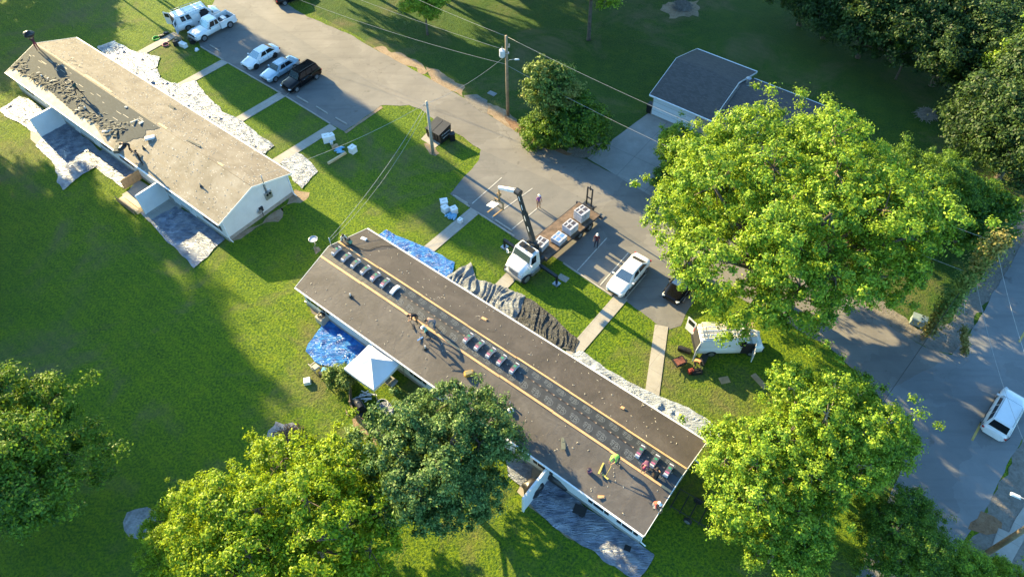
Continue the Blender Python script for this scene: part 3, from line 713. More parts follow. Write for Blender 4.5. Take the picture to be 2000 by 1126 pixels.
# pale bare strip along the near eave and the ridge board
B.slab('bare_eave_strip', [(-B.L / 2 + .03, -B.W / 2 + .03), (B.gl(262, 325, 2.6)[0], -B.W / 2 + .03)] + [(x, y - .03) for x, y in [(kk[5][0] + .2, kk[5][1] - .9)]] + [(x, y - .02) for x, y in kk[6:]], .004, DEBRIS_TAN, .006)
mb = MB(); mb.box((0, .035, B.zr + .005), (B.L - .1, .04, .02)); B.part('ridge_slot', mb, BLACK)
for x0, x1 in ((-9, -4), (4.2, 5.6), (13.7, 14.4)):
    B.slab('ridge_board', [(x0, .1), (x1, .1), (x1, .34), (x0, .34)], .004, PLY, .02)
# pale stripes left between the shingles
mb = MB()
for i in range(42):
    x = rnd.uniform(-B.L / 2 + .8, kk[0][0] - 2); y = rnd.uniform(-2.6, -.3); l = rnd.uniform(.3, 1.0)
    if y < -2.0 and x > 0: continue
    mb = MB(); mb.box((x, y, B.rz(y) + .036), (l, .05, .008), rx=B.sl); B.part('pale_strip', mb, DEBRIS_TAN)
# heap of torn shingles
deb = MB(); rng = random.Random(9)
def scrap(mb, x, y, z, l, w_, a_, mi=0, h=.02):
    # a curled strip
    R_ = Matrix.Rotation(a_, 3, 'Z'); cu = rng.uniform(.01, .06); n = 4; vs = []
    for i in range(n + 1):
        t_ = i / n - .5
        for s_ in (-1, 1): vs.append(Vector((x, y, z)) + R_ @ Vector((t_ * l, s_ * w_ / 2, cu * (1 - 4 * t_ * t_) + rng.uniform(0, .02))))
    k_ = len(vs); vs += [v - Vector((0, 0, h)) for v in vs]
    fs = []
    for i in range(n): fs += [(2 * i, 2 * i + 1, 2 * i + 3, 2 * i + 2), (k_ + 2 * i + 2, k_ + 2 * i + 3, k_ + 2 * i + 1, k_ + 2 * i), (2 * i, 2 * i + 2, k_ + 2 * i + 2, k_ + 2 * i), (2 * i + 3, 2 * i + 1, k_ + 2 * i + 1, k_ + 2 * i + 3)]
    fs += [(0, k_, k_ + 1, 1), (2 * n + 1, k_ + 2 * n + 1, k_ + 2 * n, 2 * n)]
    mb.add(vs, fs, mi)
x0 = -B.L / 2 + .3; x1 = kk[5][0] + 1.2
for i in range(330):
    t_ = rng.random(); x = x0 + (x1 - x0) * t_; i_ = min(len(kk) - 2, 5)
    # follow the torn edge
    ye = -2.9 + .5 * math.sin(x * .5) + .25 * math.sin(x * 1.7)
    y = ye + rng.gauss(.28, .42)
    if y < -3.5: continue
    scrap(deb, x, y, B.rz(y) + .035 + rng.uniform(0, .05) * max(0, 1 - abs(y - ye - .25) * 1.5), rng.uniform(.3, .95), rng.uniform(.08, .17), rng.choice((.6, .9, 1.2, .8, -.2, -1.0)) + rng.gauss(0, .3), 0 if rng.random() < .96 else 1)
o = deb.build('shingle_debris', [PAPER, PAPER2]); o.location = (B.cx, B.cy, 0); o.rotation_euler = (0, 0, B.hd)
tag(o, 'heap of curled torn grey shingles strewn along the stripped roof edge', 'debris', kind='stuff')
chips = MB()
for i in range(620):
    y = rng.uniform(-B.W / 2 + .1, B.W / 2 - .1); x = rng.uniform(-B.L / 2 + .3, B.L / 2 - .3)
    if y < 0 and x < kk[1][0]: continue
    R_ = rng.uniform(0, 6.3); l = rng.uniform(.05, .2)
    scrap(chips, x, y, B.rz(y) - .005, l, .035, R_, 0, .012)
o = chips.build('paper_scraps', [PAPER2]); o.location = (B.cx, B.cy, 0); o.rotation_euler = (0, 0, B.hd)
tag(o, 'scattered pale paper scraps and nails on the bare boards of the left roof', 'scraps', kind='stuff')
def chunk(a_, b_, l, w_, ang, label, mt, h=.07, name='board_offcut', cat='offcut', group=None, th=None):
    x, y = B.px(a_, b_); mb = MB(); mb.box((0, 0, h / 2), (l, w_, h), taper=.94); mb.box((l * .1, w_ * .1, h + .008), (l * .5, w_ * .5, .016), .2)
    o = mb.build(name, mt, bevel=.01); p = B.wor(x, y, B.rz(y) + .03); o.location = p
    o.rotation_euler = (0, 0, ang + B.hd); tag(o, label, cat, group); return o
chunk(294, 271, .95, .42, 1.0, 'white wrapped roll lying on the bare boards past the jagged shingle edge', WRAP, .22, 'underlay_roll', 'roll')
chunk(266, 236, 1.15, .16, 1.3, 'long pale board standing out on the dark shingles, upper of two crossing', PAPER2)
chunk(277, 240, .6, .28, 1.5, 'short pale board on the dark shingles right of the long one', PAPER2)
chunk(212, 256, 1.3, .3, .9, 'pale plank across the shingle heap near the stripped corner', PAPER2)
chunk(203, 254, .9, .2, .0, 'pale thin slat at the left end of the board pile', PAPER2)
chunk(214, 263, 1.2, .32, .95, 'grey bent board below the pale plank', PAPER)
chunk(229, 256, 1.3, .3, -.9, 'grey shingle strip standing beside the pale plank', PAPER)
chunk(231, 294, 1.0, .5, 2.3, 'square bundle of torn shingles near the eave by the stooping worker', PAPER, .3, 'shingle_bundle', 'bundle')
chunk(272, 304, .85, .35, .15, 'flat grey board on the tan deck beside the vent pipe', PAPER)
chunk(156, 212, .3, .24, .5, 'white scrap on the debris heap', PAPER2)
chunk(247, 210, .32, .22, .4, 'white scrap by the ridge of the left roof', PAPER2)
chunk(379, 281, 1.9, .22, .1, 'grey folded flashing lying across the ridge of the left roof', PAPER, .08, 'flashing', 'flashing')
chunk(336, 210, .95, .3, .0, 'small dark board on the far slope of the left roof', PAPER)
def vent(B, a_, b_, label, col=STEEL, h=.42, r=.06):
    x, y = B.px(a_, b_); z = B.rz(y); p = B.wor(x, y, z)
    t = thing('vent_pipe', label, 'vent pipe', p, B.hd, 'vent pipes on the roofs')
    mb = MB(); mb.lathe((0, 0, 0), [(r, -.05), (r, h), (r * .8, h), (r * .8, h - .05)], 'Z', 12); mb.build('pipe', col, t)
    mb = MB(); mb.lathe((0, 0, 0), [(r * 2.6, -.02), (r * 2.3, .05), (r * 1.1, .16)], 'Z', 12); mb.box((0, 0, .0), (.42, .42, .03), rx=(-B.sl if y > 0 else B.sl)); mb.build('boot', DGREY, t)
    return t
vent(B1, 393, 364, 'vent pipe with white collar on the bare near slope of the left roof'); vent(B1, 281, 290, 'short vent pipe below the white roll on the left roof', DGREY, .35)
vent(B1, 83, 151, 'white capped vent pipe among the shingles at the left end', WHITE, .35); vent(B1, 168, 214, 'vent pipe beside the debris heap on the left roof', WHITE, .4)
# tool handles on the ridge
def rod(a_, b_, l, ang, label, name='pry_bar', cat='tool', mt=DGREY):
    x, y = B.px(a_, b_); mb = MB(); mb.tube([(-l / 2, 0, .06), (l / 2, 0, .05)], .022, 6); mb.box((l / 2, 0, .05), (.12, .26, .03))
    o = mb.build(name, mt); o.location = B.wor(x, y, B.rz(y) + .01); o.rotation_euler = (0, 0, ang + B.hd); tag(o, label, cat)
rod(136, 118, .8, 1.6, 'dark scraper lying on the tan boards near the ridge'); rod(148, 127, 1.1, .25, 'long handled scraper lying along the tan boards')
# windows, doors, privacy screens, meter
for a_, b_ in ((56, 176), (205, 290 - 6), (238, 312), (246, 318), (322, 375), (405, 430), (418, 440)):
    x, y = B.gl(a_, b_, 1.4); B.window(x, -1, .85)
for a_, b_ in ((140, 240), (178, 268), (330, 385), (366, 404)):
    x, y = B.gl(a_, b_, 1.4); B.door(x, -1)
for x in (-15, -10.5, -6, -1.5, 3, 7.5, 12, 15.5): B.window(x, 1, .9)
def screen(B, a_, b_, ln, h, label):
    x, y = B.gl(a_, b_, 0); o = thing('privacy_screen', label, 'screen', B.wor(x, -B.hw, 0), B.hd)
    mb = MB(); mb.box((0, -ln / 2 - .05, h / 2 + .03), (.10, ln, h)); mb.build('panel', SIDING, o)
    mb = MB(); mb.box((0, -ln / 2 - .05, h + .06), (.17, ln + .08, .05)); mb.build('cap', WHITE, o)
    mb = MB(); mb.box((0, -ln - .1, h / 2), (.15, .13, h + .08)); mb.build('post', WHITE, o)
screen(B1, 127, 243, 2.75, 2.35, 'pale privacy screen on the back of the left house between two silver tarps')
screen(B1, 328, 390, 2.6, 2.35, 'pale privacy screen on the back of the left house beside the wooden gate')
screen(B2, 1085, 962 - 45, 2.9, 2.25, 'white privacy screen behind the dark roofed house at the big grey tarp')
X = B.L / 2 - .22
mb = MB(); mb.box((X + .10, 1.3, 1.9), (.16, .75, .8)); mb.box((X + .185, 1.12, 1.9), (.02, .28, .6), mi=0); B.part('meter_panel', mb, STEEL)
mb = MB(); mb.lathe((X + .2, 1.45, 2.1), [(.11, -.02), (.11, .07)], 'X', 14); mb.lathe((X + .2, 1.15, 2.1), [(.11, -.02), (.11, .07)], 'X', 14); B.part('meter', mb, GLASS)
mb = MB(); mb.tube([(X + .07, 1.2, 2.3), (X + .07, 1.2, 3.3), (X + .30, 1.2, 3.7), (X + .30, 1.2, 4.6)], .045, 8); mb.tube([(X + .07, 1.32, 2.3), (X + .07, 1.32, 3.4)], .03, 6); B.part('service_mast', mb, STEEL)
mb = MB(); mb.box((X + .10, .1, 1.0), (.14, .4, .5)); mb.tube([(X + .07, .1, .8), (X + .07, .1, .1)], .04, 6); B.part('cable_box', mb, DGREY)
mb = MB(); mb.lathe((X + .16, -.15, .9), [(.18, -.02), (.22, .05)], 'X', 14); mb.tube([(X + .1, -.15, .9), (X + .1, -.15, .2)], .02, 6); B.part('satellite_dish', mb, STEEL)
for yy in (-1, 1):
    mb = MB(); mb.tube([(X + .06, yy * (B.hw - .1), 2.4), (X + .06, yy * (B.hw - .1), .2), (X + .5, yy * (B.hw - .1), .08)], .05, 6); B.part('downspout', mb, WHITE)
# wooden gate and lattice by the steps
o = thing('wooden_gate', 'tan wooden gate panel leaning between the tarp and the patio of the left house', 'gate', G(264, 358, 0), B1.hd + rad(90))
mb = MB()
for i in range(8): mb.box((-1.0 + i * .28, 0, .6), (.26, .05, 1.1 + .03 * (i % 2)))
mb.build('boards', CARD, o)
mb = MB(); mb.box((0, .05, .25), (2.2, .06, .1)); mb.box((0, .05, .95), (2.2, .06, .1)); mb.build('rail', WOOD, o)
o = thing('storage_bench', 'weathered wooden steps and lattice at the corner of the left patio', 'steps', G(258, 402, 0), B1.hd)
mb = MB(); mb.box((0, 0, .2), (2.9, .7, .4)); mb.box((.2, .3, .45), (2.4, .5, .12)); mb.build('tread', PLY, o)
mb = MB()
for i in range(11): mb.box((-1.5 + i * .28, -.52, .38), (.07, .04, .78))
mb.box((-.1, -.52, .7), (3.0, .06, .06)); mb.box((-.1, -.52, .2), (3.0, .06, .06)); mb.build('lattice', WOOD, o)

# ---- middle row house
B = B2
ups = sum(B.px(*q)[1] for q in ((700, 496), (900, 627), (1100, 758), (1300, 888))) / 4
los = sum(B.px(*q)[1] for q in ((700, 549), (900, 675), (1100, 803), (1280, 918))) / 4
print('strips', ups, los)
ups = min(max(ups, 1.0), 1.8); los = max(min(los, -1.0), -1.9)
for y, nm in ((ups, 'tan_strip'), (los, 'tan_strip')):
    for k in range(7):
        L_ = B.L / 7; x = -B.L / 2 + L_ * k; w_ = .085 if k < 3 else .075; d = .02 * ((k * 5) % 3 - 1)
        if k == 6 and y < 0: pass
        B.slab('tan_strip', [(x + .01, y - w_ + d), (x + L_ - .01, y - w_ + d), (x + L_ - .01, y + w_ + d), (x + .01, y + w_ + d)], .018, BOARD, .02)
B.slab('membrane', [(-B.L / 2 + .02, .02), (B.L / 2 - .02, .02), (B.L / 2 - .02, ups + .12), (-B.L / 2 + .02, ups + .12)], .002, UNDER, .010)
B.slab('membrane', [(-B.L / 2 + .02, -.02), (B.L / 2 - .02, -.02), (B.L / 2 - .02, los - .12), (-B.L / 2 + .02, los - .12)], .002, UNDER, .010)
mb = MB(); mb.box((0, 0, B.zr + .012), (B.L - .3, .09, .02)); B.part('ridge_slot', mb, m_dash())
MARK = mat('membrane_print', (.145, .158, .165), .6, var=.15, scale=4)
mb = MB()
strokes = [[(-.46, .20), (-.30, .27), (-.12, .20), (.05, .26), (.2, .2)], [(-.34, .22), (-.32, .02), (-.36, -.14)], [(-.2, .14), (-.2, -.06), (-.24, -.2)], [(-.44, .1), (-.1, .08)], [(.0, .16), (.02, -.2)], [(.02, .16), (.2, .14), (.24, .05), (.04, .0)], [(.04, 0), (.28, -.03), (.3, -.14), (.02, -.2)],
           [(.3, .18), (.42, .08), (.44, -.08), (.34, -.22)], [(-.1, -.24), (.16, -.28), (.36, -.24)], [(-.42, -.04), (-.28, -.1)]]
def marks(row_y, sgn):
    xs = np.arange(-9.2, B.L / 2 - .7, 1.12)
    for i, x in enumerate(xs):
        x += (.3 if sgn > 0 else 0)
        for st_ in strokes:
            pts = [(x + a_ * .84, row_y + b_ * .86) for a_, b_ in st_]
            for (xa, ya), (xb, yb) in zip(pts, pts[1:]):
                d = Vector((xb - xa, yb - ya, 0)); l = d.length; n = Vector((-d.y, d.x, 0)) / l * .016; e = d / l * .01
                q = [Vector((xa, ya, 0)) - e + n, Vector((xa, ya, 0)) - e - n, Vector((xb, yb, 0)) + e - n, Vector((xb, yb, 0)) + e + n]
                mb.add([(v.x, v.y, B.rz(v.y) + .0185) for v in q], [(3, 2, 1, 0)])
marks((ups + .05) / 2 + .02, 1); marks((los - .05) / 2 - .02, -1)
mb.nofix = True
o = B.part('printed_marks', mb, MARK)
for a_, b_, lb, cl in ((685, 579, 'white capped vent pipe on the left half of the dark roof', WHITE), (831, 681, 'vent pipe beside the rake workers on the dark roof', WHITE), (996, 790, 'vent pipe by the white bag on the dark roof', STEEL)):
    vent(B2, a_, b_, lb, cl)
for x in (-15.3, -14.3, 13.2, 15.5): B.window(x, -1, .8)
for x in (-8.3, -7.0, -1.5, 5.2): B.door(x, -1)
for x in (-3.5, 1.5, 8.5): B.window(x, -1, .85)
for x in (-14, -9.5, -5, 0, 4.5, 9, 13.5): B.window(x, 1, .9)
for X in (-1, 1):
    for yy in (-1, 1):
        mb = MB(); xx = X * (B.hl + .06); mb.tube([(xx, yy * (B.hw - .1), 2.4), (xx, yy * (B.hw - .1), .2), (xx + X * .4, yy * (B.hw - .1), .08)], .05, 6); B.part('downspout', mb, WHITE)
mb = MB(); mb.tube([(-B.hl - .1, .3, 2.2), (-B.hl - .1, .3, 3.4), (-B.hl - .32, .3, 3.8), (-B.hl - .32, .3, 4.7)], .045, 8); B.part('service_mast', mb, STEEL)
# scraps on the felt
def roofstuff(n, label, mt, seed, yr, lr, wd=.03, name='roof_scraps'):
    rg = random.Random(seed); mb = MB()
    for i in range(n):
        x = rg.uniform(-B.L / 2 + .4, B.L / 2 - .4); y = rg.uniform(*yr); scrap(mb, x, y, B.rz(y) - .01, rg.uniform(*lr), wd, rg.uniform(0, 6.3), 0, .012)
    o = mb.build(name, mt); o.location = (B.cx, B.cy, 0); o.rotation_euler = (0, 0, B.hd); tag(o, label, 'scraps', kind='stuff')
roofstuff(110, 'small pale wood chips scattered on the far slope of the dark roof', DEBRIS_TAN, 3, (ups + .2, B.W / 2 - .15), (.05, .22))
roofstuff(90, 'few pale scraps scattered on the near slope of the dark roof', DEBRIS_TAN, 4, (-B.W / 2 + .15, los - .2), (.05, .2))

# shingle bundles draped over the ridge
def arch(hw, th, w_, z0=0, n=8, sl=.32):
    vs = []; fs = []
    for i in range(n + 1):
        y = -hw + 2 * hw * i / n
        zb = -sl * math.sqrt(y * y + .02) + z0
        for x, dz in ((-w_ / 2, 0), (w_ / 2, 0), (w_ / 2, th), (-w_ / 2, th)): vs.append((x, y, zb + dz))
    for i in range(n):
        a_ = i * 4; b_ = a_ + 4
        for j in range(4): fs.append((a_ + j, a_ + (j + 1) % 4, b_ + (j + 1) % 4, b_ + j))
    fs += [(3, 2, 1, 0), (n * 4, n * 4 + 1, n * 4 + 2, n * 4 + 3)]
    return vs, fs
BWRAP = mat('bundle_wrapper', (.52, .52, .55), .4, var=.2, scale=5)
def bundle_proto(kind):
    t = thing('shingle_bundle', '', 'shingle bundle')
    for k in range(2 + (kind != 2)):
        mb = MB(); vs, fs = arch(.49 - .015 * k, .085, .335 - .01 * k, .09 + .09 * k); mb.add(vs, fs); mb.build('bundle_wrap', WRAP if kind == 2 else BWRAP, t, bevel=.012)
    zt = .18 + .09 * (kind != 2) + .088
    for nm, mt, y0, y1, x0, x1 in (('label', PRINT2, -.36, .36, -.155, .155), ('label', PINK if kind else PRINT, -.32, -.21, -.14, .14), ('label', GREEN, .0, .16, -.09, .12)):
        if kind == 2: continue
        n = 6; vs = []
        for i in range(n + 1):
            y = y0 + (y1 - y0) * i / n; z = -.32 * math.sqrt(y * y + .02) + zt + (.004 if mt != GREEN else .008)
            vs += [(x0, y, z), (x1, y, z)]
        mb = MB(); mb.nofix = True; mb.add(vs, [(2 * i, 2 * i + 1, 2 * i + 3, 2 * i + 2) for i in range(n)]); mb.build(nm, mt, t)
    return t
bp = [((655, 489), 0), ((675.4, 500.5), 0), ((693.7, 512.7), 0), ((712, 526), 0), ((732.5, 538.2), 1), ((749, 552.5), 1), ((770, 563.8), 2),
      ((913.4, 658.7), 1), ((936.8, 671.4), 1), ((958.3, 687), 1), ((978.9, 701.7), 1), ((1002.3, 719.3), 1), ((1249.4, 881), 1), ((1276.8, 901.7), 1), ((1305, 918.4), 1)]
names = ['first white shingle bundle at the left end of the ridge', 'second bundle from the left end of the ridge', 'third bundle from the left end of the ridge', 'fourth bundle of the left ridge group, in its middle', 'fifth bundle of the left ridge group', 'sixth bundle of the left ridge group, before the plain white one', 'plain white unlabelled bundle closing the left ridge group',
         'first printed bundle of the middle ridge group, nearest the rake workers', 'second printed bundle of the middle ridge group', 'third and central bundle of the middle ridge group', 'fourth printed bundle of the middle ridge group', 'last bundle of the middle ridge group', 'first bundle of the right ridge group, before the maroon cap worker', 'bundle beside the maroon cap worker at the right end', 'last bundle at the right end of the ridge']
protos = [bundle_proto(i) for i in range(3)]; used = set()
for ((a_, b_), kd), lb in zip(bp, names):
    x, y = B.loc(G(a_, b_, B.zr + .2)); t = protos[kd] if kd not in used else copy_tree(protos[kd]); used.add(kd)
    t.location = B.wor(x, 0, B.zr); t.rotation_euler = (0, 0, B.hd + rng.uniform(-.07, .07)); t['label'] = lb; t['category'] = 'shingle bundle'; t['group'] = 'shingle bundles draped over the ridge'

# ---- garage house
B = Bld('garage_house', 'low brown roofed house with a white garage door half hidden by the maple', 'house', 20.1, 63.9, -38.5, 7.2, 10.2, 2.7, 4.3)
g0 = G(1269, 184.5, 2.7); gn = B.ux
B.cx, B.cy = (g0 + B.ux * 3.6 + B.uy * 5.1)[:2]; B.root.location = (B.cx, B.cy, 0)
B.shell(SHING2, SHING2, .4, .3, BRICK)
BG = B
x0, _ = B.gl(1277, 205, 1.2); x1 = min(x0 + 4.9, B.L / 2 - .4)
mb = MB(); mb.box(((x0 + x1) / 2, -B.hw - .02, 1.28), (x1 - x0, .06, 2.15)); gd = B.part('garage_door', mb, mat('garage_door_paint', (.72, .78, .82), .4, var=.03))
mb = MB()
for k in range(1, 4): mb.box(((x0 + x1) / 2, -B.hw - .052, .2 + k * .54), (x1 - x0, .012, .03))
mb.build('panel_joint', STEEL, gd)
mb = MB(); mb.box((-B.L / 2 + .7, -B.hw - .02, 1.5), (.06, .05, 1.0)); B.part('trim', mb, WHITE)
wg = MB(); u0 = B.L / 2 - .02; L2, W2, zr2, ze2 = 9.5, 7.0, 4.05, 2.75
vs = []
for X in (u0, u0 + L2): vs += [(X, -W2 / 2, 0.02), (X, W2 / 2 - .02, 0.02), (X, W2 / 2 - .02, ze2 - .12), (X, 0, zr2 - .12), (X, -W2 / 2, ze2 - .12)]
wg.add(vs, [(0, 1, 2, 3, 4), (9, 8, 7, 6, 5), (0, 5, 6, 1), (1, 6, 7, 2), (4, 9, 5, 0), (2, 7, 8, 3), (3, 8, 9, 4)]); B.part('wing_wall', wg, BRICK)
for sg in (-1, 1):
    mb = MB(); y1 = sg * (W2 / 2 + .4); vs = [(u0 + .24, 0, zr2), (u0 + L2 + .3, 0, zr2), (u0 + L2 + .3, y1, ze2 - .1), (u0 + .24, y1, ze2 - .1)]; vs += [(x, y, z - .1) for x, y, z in vs]
    mb.add(vs, [(0, 1, 2, 3), (7, 6, 5, 4), (0, 4, 5, 1), (1, 5, 6, 2), (2, 6, 7, 3), (3, 7, 4, 0)]); B.part('wing_roof', mb, SHING2)
    mb = MB(); mb.box((u0 + .24 + L2 / 2, y1 + sg * .05, ze2 - .16), (L2, .08, .13)); B.part('wing_gutter', mb, WHITE)
for k, x in enumerate((u0 + 2, u0 + 5, u0 + 8)):
    mb = MB(); mb.box((x, W2 / 2 + .01, 1.6), (1.3, .06, 1.0)); f = B.part('window', mb, WHITE); mb = MB(); mb.box((x, W2 / 2 + .045, 1.6), (1.15, .012, .86)); mb.build('pane', GLASS, f)
mb = MB(); cxp = B.L / 2 + .6; mb.lathe((cxp, .9, 3.7), [(.42, -.2), (.22, .12), (.2, .75), (.28, .76), (.28, .86), (.1, .93)], 'Z', 14); B.part('chimney_flue', mb, STEEL)
t = thing('waste_bin', 'dark wheeled bin beside the white garage door', 'bin', G(1269, 219, 0), B.hd)
mb = MB(); mb.box((0, 0, .52), (.58, .62, .95), taper=1.12); mb.build('bin_body', BLACK, t, bevel=.03); mb = MB(); mb.box((0, .02, 1.04), (.68, .74, .08), rx=.06); mb.build('lid', DGREY, t, bevel=.02)
for s_ in (-1, 1): mb = MB(); mb.lathe((s_ * .3, .3, .12), [(.12, -.03), (.12, .03)], 'X', 12); mb.build('wheel', RUBBER, t)

# ================================================================== TARPS
def inside(poly, x, y):
    c_ = False; n = len(poly); j = n - 1
    for i in range(n):
        xi, yi = poly[i]; xj, yj = poly[j]
        if (yi > y) != (yj > y) and x < (xj - xi) * (y - yi) / (yj - yi) + xi: c_ = not c_
        j = i
    return c_
def nearest(poly, x, y):
    best = None
    for i in range(len(poly)):
        ax, ay = poly[i]; bx, by = poly[(i + 1) % len(poly)]; dx, dy = bx - ax, by - ay; t_ = max(0, min(1, ((x - ax) * dx + (y - ay) * dy) / (dx * dx + dy * dy + 1e-9)))
        px_, py_ = ax + dx * t_, ay + dy * t_; d = math.hypot(px_ - x, py_ - y)
        if best is None or d < best[0]: best = (d, px_, py_)
    return best
def tarp(label, mt, pts, amp=.12, fr=1.0, res=.13, z0=.05, ang=None, name='tarp', up=None, wob=.25, group='tarps spread along the house walls', seed=0):
    """wrinkled sheet: outline in photo pixels, folds as real relief; up = (xy fn) extra height"""
    poly = [G2(*q, z0) for q in pts]; n = len(poly)
    fine = []
    for i in range(n):
        a_ = Vector((*poly[i], 0)); b_ = Vector((*poly[(i + 1) % n], 0)); L_ = (b_ - a_).length; k = max(1, int(L_ / .4)); nn = (b_ - a_).normalized().cross(Vector((0, 0, 1)))
        for j in range(k):
            p = a_.lerp(b_, j / k); d = noise.noise(Vector((p.x * .9, p.y * .9, seed + 3))) * wob; fine.append((p.x + nn.x * d, p.y + nn.y * d))
    poly = fine
    xs = [p[0] for p in poly]; ys = [p[1] for p in poly]; x0, x1, y0, y1 = min(xs), max(xs), min(ys), max(ys)
    nx, ny = int((x1 - x0) / res) + 2, int((y1 - y0) / res) + 2
    ok = set()
    for i in range(nx):
        for j in range(ny):
            if inside(poly, x0 + (i + .5) * res, y0 + (j + .5) * res): ok.add((i, j))
    idx = {}; vs = []; fs = []; cnt = {}
    ca, sa = math.cos(ang or 0), math.sin(ang or 0)
    def V(i, j):
        if (i, j) not in idx:
            x, y = x0 + i * res, y0 + j * res
            edge = sum(((i + a_, j + b_) in ok) for a_ in (-1, 0) for b_ in (-1, 0)) < 4
            dd = nearest(poly, x, y)
            if edge and dd[0] < res * 1.3: x, y = dd[1], dd[2]
            u, v = (x * ca + y * sa), (-x * sa + y * ca)
            wx = noise.noise(Vector((x * .5, y * .5, seed))) * 1.6
            if ang is not None: q = Vector((u * .6 * fr + wx * .4, v * 4.6 * fr + wx * 1.5, seed))
            else: q = Vector((x * 1.1 * fr + wx, y * 1.1 * fr - wx, seed))
            n1 = abs(noise.noise(q * .8)); n2 = abs(noise.noise(q * 1.9 + Vector((5, 1, 2)))); n3 = abs(noise.noise(q * 4.3 + Vector((1, 8, 2))))
            if ang is not None: h = (1 - n1 * 2.4) * .7 + (1 - n2 * 2.4) * .3 + (1 - n3 * 2) * .1
            else: h = max(0, 1 - n1 * 3.6) * .62 + max(0, 1 - n2 * 3.4) * .36 + max(0, 1 - n3 * 3.2) * .10
            z = z0 + 1.35 * amp * max(-.2, h) * min(1, .35 + dd[0] * 1.6) + .35 * amp * noise.noise(Vector((x * .6, y * .6, 7)))
            if up: z += up(x, y)
            idx[(i, j)] = len(vs); vs.append((x, y, max(z, z0 * .8)))
        return idx[(i, j)]
    for i, j in sorted(ok): fs += [(V(i, j), V(i + 1, j), V(i + 1, j + 1)), (V(i, j), V(i + 1, j + 1), V(i, j + 1))] if (i + j) % 2 else [(V(i, j), V(i + 1, j), V(i, j + 1)), (V(i + 1, j), V(i + 1, j + 1), V(i, j + 1))]
    me = bpy.data.meshes.new(name); me.from_pydata(vs, [], fs); me.materials.append(mt); me.update()
    if mt in (GREYT, SILVER, PALET, BLUET): me.polygons.foreach_set('use_smooth', [True] * len(fs))
    o = bpy.data.objects.new(name, me); C.objects.link(o); return tag(o, label, 'tarp', group)
def eave_lift(B, side, h=.9, reach=1.4):
    def f(x, y):
        lx, ly = B.loc((x, y)); d = abs(ly) - (B.hw); return h * max(0, 1 - max(0, d) / reach) ** 1.5
    return f
tarp('silver tarp at the far top end of the left house', SILVER, [(190, 92), (224, 79), (256, 98), (313, 112), (308, 132), (285, 142), (262, 150), (230, 130)], 0.136, 0.79, seed=1)
tarp('crumpled silver tarp between the first two pavement strips', SILVER, [(262, 150), (285, 140), (306, 134), (312, 152), (349, 165), (352, 172), (333, 196), (300, 180)], 0.163, 0.86, seed=2)
tarp('longest silver tarp beside the far eave of the left house', SILVER, [(330, 192), (353, 166), (380, 157), (406, 189), (438, 220), (464, 229), (487, 248), (536, 285), (517, 302), (480, 288), (420, 250)], 0.116, 0.83, seed=3)
tarp('silver tarp at the right gable corner of the left house', SILVER, [(545, 318), (579, 297), (600, 310), (620, 334), (590, 370), (572, 352)], 0.095, 0.94, seed=4)
tarp('silver tarp at the far left back of the left house', SILVER, [(-2, 216), (37, 188), (62, 196), (100, 226), (84, 262), (60, 256), (39, 240), (12, 229)], 0.136, 0.79, seed=5)
tarp('large silver tarp spilling over the lawn behind the left house', SILVER, [(70, 285), (88, 262), (130, 240), (172, 272), (197, 297), (187, 325), (160, 342), (125, 370), (113, 356), (107, 322)], 0.116, 0.72, seed=6)
tarp('narrow silver tarp along the back wall before the wooden gate', SILVER, [(186, 301), (205, 290), (240, 316), (268, 338), (252, 354), (242, 367), (195, 334), (182, 322)], 0.109, 0.79, seed=7)
tarp('silver tarp at the near corner of the left house', SILVER, [(291, 432), (344, 402), (398, 432), (440, 468), (379, 524), (328, 474)], 0.102, 0.65, seed=8)
tarp('bright blue tarp at the far left end of the dark roofed house', BLUET, [(736, 458), (754, 449), (795, 469), (836, 485), (887, 512), (886, 528), (870, 552), (800, 510)], 0.136, 0.86, up=eave_lift(B2, 1, .7), seed=9)
tarp('grey white striped tarp bunched beside the blue one', GREYT, [(866, 548), (884, 532), (919, 513), (931, 543), (980, 560), (1024, 578), (1022, 592), (1004, 625), (940, 592)], 0.210, 0.58, .08, ang=rad(62), up=eave_lift(B2, 1, .8), seed=10)
tarp('charcoal pleated tarp between two pale ones', DKT, [(1002, 624), (1024, 581), (1062, 600), (1102, 640), (1128, 665), (1122, 690), (1080, 674)], .115, 0.65, .08, ang=rad(75), up=eave_lift(B2, 1, .8), seed=11)
tarp('long pale grey tarp along the far right eave', PALET, [(1112, 690), (1135, 682), (1185, 722), (1222, 744), (1280, 770), (1345, 795), (1390, 825), (1406, 848), (1390, 868), (1368, 868), (1290, 822), (1215, 774), (1160, 734)], 0.177, 0.65, .12, ang=rad(-36), up=eave_lift(B2, 1, .5), seed=12)
tarp('blue tarp on the near side beside the white canopy', BLUET, [(595, 685), (621, 646), (638, 625), (652, 622), (718, 678), (684, 718), (633, 715), (615, 706)], 0.116, 0.79, seed=13)
tarp('big grey tarp stretched below the near right eave', SILVER, [(1034, 980), (1045, 930), (1062, 928), (1102, 958), (1190, 1020), (1278, 1082), (1262, 1118), (1245, 1130), (1190, 1100), (1120, 1050), (1060, 1010)], 0.116, 0.50, seed=14)
tarp('small blue grey sheet behind the dense tree', SILVER, [(985, 890), (1046, 906), (1036, 935), (1018, 950), (990, 930)], 0.102, 0.72, seed=15)
tarp('strip of pale plastic in the fenced yard', SILVER, [(741, 790), (756, 780), (772, 800), (770, 838), (752, 822)], 0.102, 0.86, seed=16)

